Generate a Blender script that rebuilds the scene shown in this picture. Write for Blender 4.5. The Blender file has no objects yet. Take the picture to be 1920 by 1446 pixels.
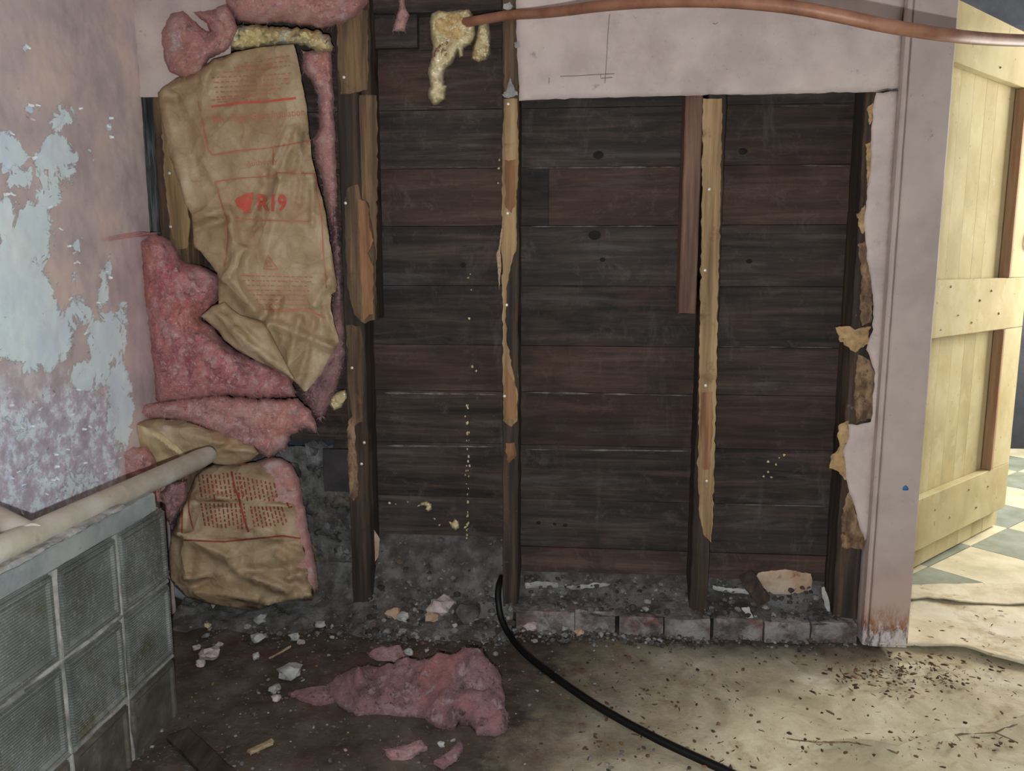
import bpy, bmesh, math, random
import numpy as np
from mathutils import Vector, noise, Matrix
from mathutils.geometry import delaunay_2d_cdt

random.seed(7)
sc = bpy.context.scene
COL = sc.collection
# ------------------------------------------------------------------ camera
F = 1500.0
YAW, PIT = math.radians(5.3), math.radians(8.8)
CAM = np.array([0.0, -2.1, 1.0])
cd = bpy.data.cameras.new('camera'); cam = bpy.data.objects.new('camera', cd); COL.objects.link(cam)
cd.sensor_fit = 'HORIZONTAL'; cd.sensor_width = 36.0; cd.lens = 36.0 * F / 1920.0
cd.clip_start = 0.02
cam.location = CAM; cam.rotation_euler = (math.pi / 2 - PIT, 0, YAW)
sc.camera = cam
# ------------------------------------------------------------------ light
w = bpy.data.worlds.new('world'); sc.world = w; w.use_nodes = True
w.node_tree.nodes['Background'].inputs[0].default_value = (0.75, 0.86, 1.0, 1)
w.node_tree.nodes['Background'].inputs[1].default_value = 0.055
def light(name, kind, loc, power, color, **kw):
    l = bpy.data.lights.new(name, kind); l.energy = power; l.color = color
    for k, v in kw.items(): setattr(l, k, v)
    o = bpy.data.objects.new(name, l); COL.objects.link(o); o.location = loc
    return o
light('phone_flash', 'POINT', (-0.03, -2.08, 0.925), 80, (0.90, 0.975, 1.0), shadow_soft_size=0.006)
o = light('daylight_next_room_window', 'AREA', (2.86, 1.55, 1.36), 128, (1.0, 0.96, 0.86), shape='RECTANGLE', size=1.34, size_y=1.3)
o.rotation_euler = (0, math.radians(90), 0)
o = light('daylight_front_window', 'AREA', (1.9, -2.6, 1.5), 7.5, (0.60, 0.80, 1.0), shape='RECTANGLE', size=1.0, size_y=1.1)
o.rotation_euler = Vector((-0.93, 0.36, -0.12)).to_track_quat('-Z', 'Y').to_euler()
vs = sc.view_settings
vs.view_transform = 'Standard'; vs.look = 'None'; vs.gamma = 1.0; vs.use_curve_mapping = False
vs.exposure = 0.0
sc.display_settings.display_device = 'sRGB'

# ------------------------------------------------------------------ geometry helpers
fw = np.array([-math.sin(YAW) * math.cos(PIT), math.cos(YAW) * math.cos(PIT), -math.sin(PIT)])
rt = np.array([math.cos(YAW), math.sin(YAW), 0.0]); up = np.cross(rt, fw)
def P(u, v, ax, val):
    r = fw + rt * (u - 960) / F + up * (723 - v) / F
    return Vector(CAM + r * (val - CAM[ax]) / r[ax])
def U(u, v, y): return P(u, v, 1, y)
def G(u, v, z=0.0): return P(u, v, 2, z)
def fb(p, s, o=4): return noise.fractal(Vector(p) * s, 1.0, 2.0, o)
def nz(x, y, z=0.0): return noise.noise(Vector((x, y, z)))

def mk(name, verts, faces, mats, parent=None, smooth=True, base=None, loc=None, recalc=True, fmat=None):
    """link one mesh object; world-space verts are re-based on the parent's (or their own) location"""
    me = bpy.data.meshes.new(name)
    V = [Vector(v) for v in verts]
    if parent is not None: off = Vector(parent['_o'])
    elif loc is not None: off = Vector(loc)
    else:
        xs = [v.x for v in V]; ys = [v.y for v in V]; zs = [v.z for v in V]
        off = Vector(((min(xs) + max(xs)) / 2, (min(ys) + max(ys)) / 2, min(zs)))
    me.from_pydata([v - off for v in V], [], faces)
    if recalc:
        b = bmesh.new(); b.from_mesh(me); bmesh.ops.recalc_face_normals(b, faces=b.faces); b.to_mesh(me); b.free()
    if smooth: me.polygons.foreach_set('use_smooth', [True] * len(me.polygons))
    if smooth and len(V) < 1200 and len(V) > 30: me.set_sharp_from_angle(angle=math.radians(38))
    for m in (mats if isinstance(mats, (list, tuple)) else [mats]): me.materials.append(m)
    if fmat is not None: me.polygons.foreach_set('material_index', fmat)
    ob = bpy.data.objects.new(name, me); COL.objects.link(ob)
    if parent is not None: ob.parent = parent
    else: ob.location = off
    ob['_o'] = tuple(off)
    return ob
def tag(o, label=None, cat=None, group=None, kind=None):
    if label: o['label'] = label
    if cat: o['category'] = cat
    if group: o['group'] = group
    if kind: o['kind'] = kind
    return o
def thing(name, loc, label=None, cat=None, group=None, kind=None):
    o = bpy.data.objects.new(name, None); COL.objects.link(o); o.location = loc; o['_o'] = tuple(loc)
    o.empty_display_size = 0.05
    return tag(o, label, cat, group, kind)

def smoothpath(pts, n=8):
    P_ = [np.array(p, float) for p in pts]; P_ = [2 * P_[0] - P_[1]] + P_ + [2 * P_[-1] - P_[-2]]
    out = []
    for i in range(1, len(P_) - 2):
        a, b, c, d = P_[i - 1:i + 3]
        for k in range(n):
            t = k / n
            out.append(0.5 * (2 * b + (c - a) * t + (2 * a - 5 * b + 4 * c - d) * t * t + (3 * b - a - 3 * c + d) * t ** 3))
    out.append(P_[-2])
    return out
def tube(path, rad, n=12, jit=0.0, hollow=0.0):
    path = [Vector(p) for p in path]; V = []; Fc = []
    t0 = (path[1] - path[0]).normalized(); nrm = t0.orthogonal().normalized()
    for i, p in enumerate(path):
        t = (path[min(i + 1, len(path) - 1)] - path[max(i - 1, 0)]).normalized()
        nrm = (nrm - t * nrm.dot(t)).normalized(); bi = t.cross(nrm)
        r = rad[i] if hasattr(rad, '__len__') else rad
        for k in range(n):
            a = 2 * math.pi * k / n
            rr = r * (1 + jit * noise.noise(p * 60 + Vector((math.cos(a), math.sin(a), 0))))
            V.append(p + nrm * math.cos(a) * rr + bi * math.sin(a) * rr)
    for i in range(len(path) - 1):
        for k in range(n):
            Fc.append((i * n + k, i * n + (k + 1) % n, (i + 1) * n + (k + 1) % n, (i + 1) * n + k))
    m = len(V)
    if hollow:
        for end, i in ((0, 0), (1, len(path) - 1)):
            t = (path[1] - path[0]).normalized() if end == 0 else (path[-2] - path[-1]).normalized()
            b0 = len(V)
            for ring in range(2):
                for k in range(n):
                    q = V[i * n + k]; V.append(path[i] + (q - path[i]) * hollow + (t * 0.03 if ring else Vector()))
            for k in range(n):
                k2 = (k + 1) % n
                Fc.append((i * n + k, i * n + k2, b0 + k2, b0 + k)); Fc.append((b0 + k, b0 + k2, b0 + n + k2, b0 + n + k))
            Fc.append(tuple(b0 + n + k for k in range(n)))
    else:
        Fc.append(tuple(range(n))); Fc.append(tuple(range(m - n, m)))
    return V, Fc
def beam(a, b, wvec, dvec, seg=10, ch=0.003, rag=0.0, seed=0.0, ends=0.0):
    """chamfered timber from a to b; wvec, dvec are the half-section vectors"""
    a, b, wv, dv = Vector(a), Vector(b), Vector(wvec), Vector(dvec)
    lw, ld = wv.length, dv.length; wu, du = wv.normalized(), dv.normalized()
    sec = [(lw - ch, ld), (lw, ld - ch), (lw, -ld + ch), (lw - ch, -ld), (-lw + ch, -ld), (-lw, -ld + ch), (-lw, ld - ch), (-lw + ch, ld)]
    V, Fc = [], []; L = (b - a).length; ax = (b - a).normalized()
    for i in range(seg + 1):
        p = a.lerp(b, i / seg)
        for j, (x, y) in enumerate(sec):
            q = i * L / seg
            dx = rag * nz(q * 22 + seed, j // 2 * 3.7, seed) + 0.5 * rag * nz(q * 70 + seed, j * 1.7, seed)
            dy = rag * 0.5 * nz(q * 25 + seed + 9, j // 2 * 3.1, seed)
            e = ends * nz(j * 2.3 + seed, i * 1.0, 3) if i in (0, seg) else 0
            V.append(p + wu * (x + dx) + du * (y + dy) + ax * e)
    for i in range(seg):
        for j in range(8):
            Fc.append((i * 8 + j, i * 8 + (j + 1) % 8, (i + 1) * 8 + (j + 1) % 8, (i + 1) * 8 + j))
    Fc.append(tuple(range(8))); Fc.append(tuple(range(seg * 8, seg * 8 + 8)))
    return V, Fc
def bxs(x0, x1, y0, y1, z0, z1, axis, **kw):
    c = ((x0 + x1) / 2, (y0 + y1) / 2, (z0 + z1) / 2); h = ((x1 - x0) / 2, (y1 - y0) / 2, (z1 - z0) / 2)
    if axis == 'z': return beam((c[0], c[1], z0), (c[0], c[1], z1), (h[0], 0, 0), (0, h[1], 0), **kw)
    if axis == 'x': return beam((x0, c[1], c[2]), (x1, c[1], c[2]), (0, h[1], 0), (0, 0, h[2]), **kw)
    return beam((c[0], y0, c[2]), (c[0], y1, c[2]), (h[0], 0, 0), (0, 0, h[2]), **kw)
def boxm(x0, x1, y0, y1, z0, z1):
    V = [(x, y, z) for x in (x0, x1) for y in (y0, y1) for z in (z0, z1)]
    return V, [(0, 1, 3, 2), (4, 6, 7, 5), (0, 4, 5, 1), (2, 3, 7, 6), (0, 2, 6, 4), (1, 5, 7, 3)]

# ---- outline fill (CDT): closed, displaced masses from a 2-D outline
def inside(pts, poly):
    x, y = pts[:, 0], pts[:, 1]; r = np.zeros(len(pts), bool); n = len(poly)
    for i in range(n):
        x1, y1 = poly[i]; x2, y2 = poly[(i + 1) % n]
        if y1 == y2: continue
        c = ((y1 > y) != (y2 > y)) & (x < (x2 - x1) * (y - y1) / (y2 - y1) + x1)
        r ^= c
    return r
def bdist(pts, poly):
    pts = np.asarray(pts, float).reshape(-1, 2); A = np.asarray(poly, float); AB = np.roll(A, -1, 0) - A; L = (AB * AB).sum(1) + 1e-12
    out = np.empty(len(pts))
    for i in range(0, len(pts), 2000):
        q = pts[i:i + 2000, None, :] - A[None]; t = np.clip((q * AB[None]).sum(2) / L, 0, 1)[..., None]; q = q - t * AB[None]
        out[i:i + 2000] = np.sqrt((q * q).sum(2).min(1))
    return out
def outline(poly, res, rag=0.0, fr=0.05, seed=0.0):
    out = []
    n = len(poly)
    for i in range(n):
        a = np.array(poly[i], float); b = np.array(poly[(i + 1) % n], float); L = np.linalg.norm(b - a); k = max(1, int(round(L / res)))
        for j in range(k):
            p = a + (b - a) * j / k
            if rag:
                p = p + rag * np.array([nz(p[0] * fr + seed, p[1] * fr) + .6 * nz(p[0] * fr * 3 + seed, p[1] * fr * 3, 5), nz(p[0] * fr, p[1] * fr + seed, 7) + .6 * nz(p[0] * fr * 3, p[1] * fr * 3 + seed, 11)])
            out.append(tuple(p))
    return out
def fill(poly, res, seed=1):
    rng = np.random.default_rng(seed); A = np.array(poly)
    lo, hi = A.min(0), A.max(0)
    gx = np.arange(lo[0], hi[0], res); gy = np.arange(lo[1], hi[1], res * 0.87)
    pts = []
    for j, y in enumerate(gy):
        row = np.stack([gx + (res / 2 if j % 2 else 0), np.full(len(gx), y)], 1); pts.append(row)
    pts = np.concatenate(pts) + rng.uniform(-.18, .18, (sum(len(p) for p in pts), 2)) * res
    pts = pts[inside(pts, poly)]
    if len(pts): pts = pts[bdist(pts, poly) > res * 0.5]
    allp = [Vector(p) for p in poly] + [Vector(p) for p in pts]; n = len(poly)
    r = delaunay_2d_cdt(allp, [(i, (i + 1) % n) for i in range(n)], [], 1, 1e-5)
    return np.array([tuple(v) for v in r[0]]), [tuple(f) for f in r[2]]
def closed(name, uv, faces, front, back, mats, parent=None, **kw):
    n = len(uv); V = list(front) + list(back); Fc = list(faces) + [tuple(reversed([i + n for i in f])) for f in faces]
    ec = {}
    for f in faces:
        for i in range(len(f)):
            e = (f[i], f[(i + 1) % len(f)]); k = tuple(sorted(e)); ec.setdefault(k, []).append(e)
    for k, l in ec.items():
        if len(l) == 1: a, b = l[0]; Fc.append((b, a, a + n, b + n))
    return mk(name, V, Fc, mats, parent, **kw)
class Surf:
    """a sheet or mass seen from the front: pixel outline -> depth plane y0(u,v) minus relief h(u,v,d)"""
    def __init__(s, poly, y0, h, res=7, rag=0, fr=.05, seed=1.0):
        s.poly = outline(poly, res, rag, fr, seed); s.y0 = y0 if callable(y0) else (lambda u, v: y0); s.h = h; s.res = res; s.seed = int(seed * 10)
    def y(s, u, v, d=None):
        if d is None: d = float(bdist([(u, v)], s.poly)[0])
        return s.y0(u, v) - s.h(u, v, d)
    def pt(s, u, v, off=0.0): return U(u, v, s.y(u, v) - off)
    def build(s, name, mats, parent=None, thick=0.0, back=None, **kw):
        uv, fc = fill(s.poly, s.res, s.seed); d = bdist(uv, s.poly)
        ys = [s.y(u, v, dd) for (u, v), dd in zip(uv, d)]
        fr = [U(u, v, y) for (u, v), y in zip(uv, ys)]
        if back is None: bk = [p + Vector((0, thick, 0)) for p in fr]
        else: bk = [U(u, v, max(back(u, v) if callable(back) else back, y + .002)) for (u, v), y in zip(uv, ys)]
        s.front = fr
        return closed(name, uv, fc, fr, bk, mats, parent, **kw)
def lump(T, wd, amp=0.0, sc_=0.03, seed=0.0, amp2=0.0):
    def h(u, v, d):
        e = min(1.0, d / wd); e = math.sqrt(max(0, 1 - (1 - e) ** 2))
        q = Vector((u * sc_ + seed, v * sc_, seed))
        return T * e + .0035 * (noise.noise(Vector((u * .11 + v * .05 + seed, v * .05, 2))) + noise.noise(Vector((u * .2, v * .12 + seed, 5)))) * min(1, d / 6) * (amp > .005) + (amp * noise.fractal(q, .9, 2.1, 5) + amp2 * (abs(noise.noise(q * 3.1)) - .3)) * min(1, d / (wd * .35))
    return h
def crump(u, v, s, seed=0.0, ax=(1, 1)):
    d, _ = noise.voronoi(Vector((u * s * ax[0] + seed, v * s * ax[1], seed)))
    return d[0] * 0.9 - 0.5 * (d[1] - d[0])
def folds(lst):
    def f(u, v):
        h = 0
        for (a, b, c, d, amp, wd) in lst:
            ab = (c - a, d - b); L = ab[0] ** 2 + ab[1] ** 2
            t = max(0, min(1, ((u - a) * ab[0] + (v - b) * ab[1]) / L)); q = math.hypot(u - a - t * ab[0], v - b - t * ab[1])
            h += amp * max(0, 1 - q / wd)
        return h
    return f
def rock(c, r, seed, sub=1, flat=0.6, squ=(1, 1, 1)):
    b = bmesh.new(); bmesh.ops.create_icosphere(b, subdivisions=sub, radius=1)
    V = []
    rot = Matrix.Rotation(seed * 2.4, 3, 'Z')
    for v in b.verts:
        p = v.co.copy(); k = 1 + .55 * noise.noise(p * 1.3 + Vector((seed * 3.1, seed, 0))) + .35 * noise.noise(p * 3.1 + Vector((seed, 0, seed * 1.7)))
        p = Vector((p.x * squ[0], p.y * squ[1], p.z * flat * squ[2])) * k * r
        V.append(rot @ p)
    zm = min(v.z for v in V)
    V = [Vector(c) + v - Vector((0, 0, zm * .85)) for v in V]
    Fc = [tuple(v.index for v in f.verts) for f in b.faces]; b.free()
    return V, Fc
def join(lst):
    V, Fc = [], []
    for v, f in lst:
        n = len(V); V += list(v); Fc += [tuple(i + n for i in q) for q in f]
    return V, Fc

# ------------------------------------------------------------------ materials
GAIN = 1.5
def lin(c, k=None):
    k = GAIN if k is None else k
    o = []
    for x in c[:3]:
        x = x / 255.0
        o.append(min(.92, (x / 12.92 if x <= .04045 else ((x + .055) / 1.055) ** 2.4) * k))
    return (*o, 1)
class N:
    def __init__(s, name, rough=.85, spec=.25, metal=0.0):
        s.m = bpy.data.materials.new(name); s.m.use_nodes = True; s.t = s.m.node_tree; s.b = s.t.nodes['Principled BSDF']
        s.b.inputs['Roughness'].default_value = rough; s.b.inputs['Specular IOR Level'].default_value = spec; s.b.inputs['Metallic'].default_value = metal
        s.co = s.t.nodes.new('ShaderNodeTexCoord').outputs['Object']; s.bumpsock = None
    def L(s, a, b): s.t.links.new(a, b)
    def nd(s, k, **kw):
        n = s.t.nodes.new(k)
        for a, b in kw.items(): setattr(n, a, b)
        return n
    def math(s, op, a, b=None, clamp=False):
        n = s.nd('ShaderNodeMath', operation=op, use_clamp=clamp)
        for i, x in enumerate((a, b)):
            if x is None: continue
            if isinstance(x, (int, float)): n.inputs[i].default_value = x
            else: s.L(x, n.inputs[i])
        return n.outputs[0]
    def coord(s, scale=(1, 1, 1), off=(0, 0, 0), rnd=False):
        mp = s.nd('ShaderNodeMapping'); mp.inputs['Scale'].default_value = scale; mp.inputs['Location'].default_value = off
        src = s.co
        if rnd:
            oi = s.nd('ShaderNodeObjectInfo'); va = s.nd('ShaderNodeVectorMath', operation='ADD'); s.L(s.co, va.inputs[0])
            s.L(s.math('MULTIPLY', oi.outputs['Random'], 13.0), va.inputs[1]); src = va.outputs[0]
        s.L(src, mp.inputs['Vector']); return mp.outputs[0]
    def noise(s, scale, vec=None, detail=6, rough=.6, dist=0.0):
        n = s.nd('ShaderNodeTexNoise'); n.inputs['Scale'].default_value = scale; n.inputs['Detail'].default_value = detail
        n.inputs['Roughness'].default_value = rough; n.inputs['Distortion'].default_value = dist
        s.L(vec or s.co, n.inputs['Vector']); return n.outputs['Fac']
    def ramp(s, fac, stops):
        r = s.nd('ShaderNodeValToRGB'); e = r.color_ramp.elements
        while len(e) < len(stops): e.new(0.5)
        for i, (p, c) in enumerate(stops):
            e[i].position = p; e[i].color = c if len(c) == 4 else (*c, 1)
        s.L(fac, r.inputs[0]); return r.outputs[0]
    def mask(s, fac, lo, hi):
        n = s.nd('ShaderNodeMapRange'); n.inputs[1].default_value = lo; n.inputs[2].default_value = hi; s.L(fac, n.inputs[0]); return n.outputs[0]
    def mix(s, fac, a, b, mode='MIX'):
        n = s.nd('ShaderNodeMix', data_type='RGBA', blend_type=mode)
        if isinstance(fac, (int, float)): n.inputs[0].default_value = fac
        else: s.L(fac, n.inputs[0])
        for i, x in ((6, a), (7, b)):
            if isinstance(x, tuple): n.inputs[i].default_value = x
            else: s.L(x, n.inputs[i])
        return n.outputs[2]
    def attr(s, name): return s.nd('ShaderNodeAttribute', attribute_name=name)
    def color(s, c):
        if isinstance(c, tuple): s.b.inputs['Base Color'].default_value = c
        else: s.L(c, s.b.inputs['Base Color'])
    def bump(s, h, strength=.4, dist=.004):
        n = s.nd('ShaderNodeBump'); n.inputs['Strength'].default_value = strength; n.inputs['Distance'].default_value = dist
        s.L(h, n.inputs['Height'])
        if s.bumpsock: s.L(s.bumpsock, n.inputs['Normal'])
        s.bumpsock = n.outputs[0]; s.L(s.bumpsock, s.b.inputs['Normal'])
def mat(name, stops, ns=8, scale=(1, 1, 1), rough=.85, spec=.25, metal=0, layers=(), bump=.4, bs=70, bd=.003, rnd=0.0, dist=0.0, detail=7, vary=True, coat=0):
    m = N(name, rough, spec, metal); c = m.coord(scale, rnd=vary)
    n1 = m.noise(ns, c, detail, .62, dist)
    k = len(stops)
    col = m.ramp(n1, [(.37 + .26 * i / max(1, k - 1), lin(q)) for i, q in enumerate(stops)])
    for i, (sc_, lo, hi, cc, *r) in enumerate(layers):
        vv = m.coord(r[0] if r else (1, 1, 1), (3.3 * i + 1, 7.1, 1.9 * i), rnd=vary)
        col = m.mix(m.mask(m.noise(sc_, vv, 7, .65), lo, hi), col, lin(cc))
    if rnd:
        oi = m.nd('ShaderNodeObjectInfo'); f = m.math('ADD', m.math('MULTIPLY', oi.outputs['Random'], 2 * rnd), 1 - rnd)
        hs = m.nd('ShaderNodeHueSaturation'); m.L(f, hs.inputs['Value']); m.L(col, hs.inputs['Color']); col = hs.outputs[0]
    m.color(col)
    if bump: m.bump(m.math('ADD', m.math('MULTIPLY', n1, .6), m.noise(bs, c, 5, .65)), bump, bd)
    if coat: m.b.inputs['Coat Weight'].default_value = coat; m.b.inputs['Coat Roughness'].default_value = .15
    return m.m
GX, GZ, GY = (1.2, 22, 22), (22, 22, 1.2), (22, 1.2, 22)
M = {}
def sheath_mat():
    m = N('old_dark_sheathing_wood', .8, .22); c = m.coord(GX, rnd=True); g = m.noise(1.8, c, 9, .7, .4)
    col = m.ramp(g, [(.32, lin((28, 26, 25))), (.44, lin((42, 36, 33))), (.54, lin((56, 46, 41))), (.68, lin((78, 64, 56)))])
    def lay(sc_, vec, lo, hi, cc, f=1.0, rough=.7):
        nonlocal col
        col = m.mix(m.math('MULTIPLY', m.mask(m.noise(sc_, vec, 8, rough, .5), lo, hi), f), col, lin(cc))
    lay(4.5, m.coord((1, 3, 3), (1, 2, 3)), .50, .66, (30, 29, 29), .85)
    lay(3.0, m.coord((1, 2.5, 2.5), (5, 2, 8)), .54, .70, (72, 52, 43), .7)
    lay(3.2, m.coord((.7, 5, 5), (9, 4, 1)), .57, .72, (74, 72, 73), .75)
    lay(9, m.coord((1.6, 1, .35), (2, 6, 4)), .56, .70, (36, 33, 32), .6)
    lay(14, m.coord((1, 1, 1), (7, 1, 4)), .54, .66, (74, 65, 60), .7, .8)
    lay(34, m.coord((.5, 1, 1.6), (1, 1, 9)), .56, .68, (30, 28, 27), .6, .75)
    lay(5, m.coord((1.4, 1, .5), (8, 8, 2)), .58, .70, (86, 80, 78), .55)
    lay(120, m.coord((.5, 1, 1), (3, 3, 3)), .66, .74, (104, 98, 94), .55)
    oi = m.nd('ShaderNodeObjectInfo'); r2 = m.math('FRACT', m.math('MULTIPLY', oi.outputs['Random'], 17.3))
    col = m.mix(m.math('MULTIPLY', m.mask(r2, .45, .95), .28), col, lin((72, 50, 44))); col = m.mix(m.math('MULTIPLY', m.mask(r2, .40, .05), .32), col, lin((36, 37, 38)))
    hs = m.nd('ShaderNodeHueSaturation'); m.L(m.math('ADD', m.math('MULTIPLY', oi.outputs['Random'], .5), .78), hs.inputs['Value']); m.L(col, hs.inputs['Color']); m.color(hs.outputs[0])
    m.bump(m.math('ADD', g, m.noise(8, c, 6, .7)), .35, .003); return m.m
M['sheath'] = sheath_mat()
M['knot'] = mat('dark_wood_knot', [(22, 20, 19), (34, 28, 24)], 40)
M['stud'] = mat('dark_stained_stud_wood', [(36, 31, 28), (50, 42, 36), (72, 57, 45)], 2.0, GZ, .8, .25, bump=.5, bs=9, rnd=.12, layers=[(5, .55, .7, (38, 33, 30)), (30, .66, .74, (96, 90, 84))])
M['studmid'] = mat('worn_brown_stud_wood', [(58, 46, 38), (82, 65, 49), (110, 88, 64)], 2.0, GZ, .8, .25, bump=.5, bs=9, layers=[(6, .56, .70, (52, 42, 36)), (4, .60, .75, (134, 100, 66))])
M['tan'] = mat('tan_raw_wood', [(94, 76, 56), (122, 99, 70), (144, 120, 88)], 1.8, GZ, .8, .25, bump=.5, bs=9, layers=[(9, .58, .70, (84, 64, 44)), (24, .64, .74, (70, 52, 38), (1, 1, .4))])
M['orange'] = mat('orange_raw_wood', [(94, 67, 49), (117, 83, 58), (134, 100, 72)], 2.2, GZ, .8, .25, bump=.5, bs=9, layers=[(14, .6, .7, (98, 62, 40))])
M['sister'] = mat('reddish_wood', [(68, 52, 44), (90, 67, 55), (108, 82, 68)], 2.2, GZ, .75, .3, bump=.5, bs=9)
M['nail'] = mat('nail_head_steel', [(170, 165, 158), (200, 196, 188)], 20, rough=.45, spec=.5, metal=.3, bump=0)
M['board_pink'] = mat('dusty_pink_wallboard_paint', [(150, 135, 131), (163, 148, 143), (172, 158, 151)], 5, rough=.75, spec=.3, bump=.12, bs=120,
                      layers=[(9, .56, .74, (146, 131, 127)), (26, .64, .72, (134, 120, 116)), (150, .66, .72, (112, 100, 97)), (3.5, .55, .75, (174, 160, 152)), (60, .70, .74, (96, 86, 84))], vary=False)
M['torn'] = mat('torn_brown_paper', [(112, 92, 66), (142, 116, 82), (160, 132, 98)], 30, bump=.5, bs=90, layers=[(60, .6, .7, (96, 80, 60))])
M['lath'] = mat('broken_brown_plaster_lath', [(70, 55, 44), (102, 82, 62), (132, 108, 84)], 22, (2, 2, 1), bump=.8, bs=60, bd=.006, layers=[(40, .58, .7, (56, 44, 36)), (26, .62, .72, (140, 96, 56))])
def kraft_mat():
    m = N('brown_kraft_paper', .55, .35); n1 = m.noise(10, None, 8, .65, .3)
    col = m.ramp(n1, [(.34, lin((124, 103, 78))), (.5, lin((140, 119, 93))), (.66, lin((152, 134, 110)))])
    col = m.mix(m.math('MULTIPLY', m.mask(m.noise(6, m.coord((1, 1, .6), (4, 1, 2)), 7, .65), .52, .68), .55), col, lin((124, 95, 66)))
    col = m.mix(m.math('MULTIPLY', m.mask(m.noise(8, m.coord((1, 1, .5), (9, 3, 2)), 7, .65), .54, .70), .55), col, lin((156, 139, 115)))
    dv = m.nd('ShaderNodeVectorMath', operation='ADD'); m.L(m.coord(), dv.inputs[0]); wn = m.nd('ShaderNodeTexNoise'); wn.inputs['Scale'].default_value = 7; m.L(m.co, wn.inputs['Vector']); sv = m.nd('ShaderNodeVectorMath', operation='SCALE'); m.L(wn.outputs['Color'], sv.inputs[0]); sv.inputs['Scale'].default_value = .09; m.L(sv.outputs[0], dv.inputs[1])
    hs = []
    for sc_, dd, st in ((11, .022, .8), (27, .007, .5)):
        v = m.nd('ShaderNodeTexVoronoi', feature='F1'); v.inputs['Scale'].default_value = sc_; m.L(dv.outputs[0], v.inputs['Vector'])
        e = m.nd('ShaderNodeTexVoronoi', feature='DISTANCE_TO_EDGE'); e.inputs['Scale'].default_value = sc_; m.L(dv.outputs[0], e.inputs['Vector'])
        col = m.mix(m.math('MULTIPLY', m.mask(e.outputs['Distance'], .03, .0), .16), col, lin((96, 72, 46)))
        hs.append((v.outputs['Distance'], st, dd))
    col = m.mix(m.math('MULTIPLY', m.mask(m.noise(260, None, 4), .56, .72), .35), col, lin((112, 90, 62)))
    m.color(col)
    for h, st, dd in hs: m.bump(h, st, dd)
    m.bump(m.noise(60, None, 6, .7), .2, .003); return m.m
M['kraft'] = kraft_mat()
M['kraft_in'] = mat('pale_kraft_paper_inside', [(146, 128, 98), (166, 148, 116), (176, 158, 126)], 14, rough=.7, bump=.2, bs=60)
M['red'] = mat('faded_red_print', [(150, 66, 52), (162, 72, 58), (138, 80, 62)], 40, rough=.7, bump=0)
M['red2'] = mat('pale_red_print', [(136, 98, 74), (146, 88, 68), (134, 104, 80)], 40, rough=.7, bump=0)
M['red3'] = mat('deep_red_print', [(104, 50, 40), (122, 54, 42), (112, 64, 50)], 40, rough=.7, bump=0)
def pink(name, stops, layers):
    m = N(name, .95, .1); c = m.coord((1, 1, 1), rnd=True)
    n1 = m.noise(7, c, 9, .68, .8); col = m.ramp(n1, [(.36 + .28 * i / (len(stops) - 1), lin(q)) for i, q in enumerate(stops)])
    for i, (s_, lo, hi, cc) in enumerate(layers): col = m.mix(m.mask(m.noise(s_, m.coord((1, 1, 1), (i * 5.1, 2, 1)), 8, .7, .5), lo, hi), col, lin(cc))
    m.color(col)
    st = m.noise(26, m.coord((1, 1, 3.0), rnd=True), 9, .75, 1.4)
    m.bump(m.math('ADD', m.math('MULTIPLY', st, 1.0), m.noise(160, c, 4, .7)), .9, .012)
    m.bump(m.noise(60, m.coord((1, 1, 2.5), rnd=True), 8, .8, 2.0), .7, .005)
    m.b.inputs['Sheen Weight'].default_value = .25; m.b.inputs['Sheen Tint'].default_value = (1, .8, .8, 1)
    m.b.inputs['Subsurface Weight'].default_value = .0
    return m.m
M['pink'] = pink('pink_fiberglass', [(176, 92, 98), (200, 118, 120), (212, 142, 138), (190, 112, 118)], [(14, .52, .64, (218, 162, 156)), (11, .53, .64, (164, 84, 94)), (45, .54, .64, (222, 178, 176)), (5, .54, .66, (206, 126, 112)), (30, .56, .64, (152, 84, 92)), (110, .56, .64, (224, 190, 188))])
M['pinkpale'] = pink('pale_pink_fiberglass', [(182, 126, 120), (202, 146, 138), (212, 164, 154)], [(10, .52, .66, (206, 136, 120)), (14, .53, .66, (216, 182, 178)), (50, .55, .65, (176, 122, 120)), (30, .57, .66, (152, 102, 104)), (110, .57, .65, (222, 196, 192))])
M['pinkdirty'] = pink('dirty_pink_fiberglass', [(122, 92, 92), (156, 116, 114), (172, 132, 130), (138, 106, 104)], [(12, .53, .67, (100, 82, 82)), (16, .53, .67, (182, 148, 148)), (60, .58, .68, (74, 62, 60)), (30, .60, .70, (150, 106, 104))])
M['pinkfloor'] = pink('trampled_pink_fiberglass', [(96, 70, 72), (126, 90, 92), (146, 108, 110), (110, 84, 90)], [(10, .50, .64, (82, 67, 60)), (16, .52, .64, (150, 122, 130)), (60, .55, .64, (60, 50, 42)), (7, .53, .64, (150, 100, 98)), (40, .55, .64, (158, 132, 134))])
M['fibre'] = mat('loose_glass_fibre', [(160, 110, 110), (186, 140, 138)], 30, bump=0)
M['foam'] = mat('cured_spray_foam', [(158, 143, 108), (182, 166, 128), (200, 190, 160)], 9, rough=.32, spec=.5, bump=.25, bs=60, coat=.35, layers=[(14, .58, .74, (176, 142, 92)), (60, .68, .75, (96, 74, 52))])
M['foamcut'] = mat('cut_spray_foam_face', [(160, 136, 96), (176, 152, 108), (168, 146, 104)], 30, rough=.8, bump=.5, bs=140, layers=[(60, .66, .72, (90, 66, 44))])
M['foambrown'] = mat('brown_skin_on_foam', [(104, 80, 66), (124, 98, 80)], 30, bump=.4)
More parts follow.
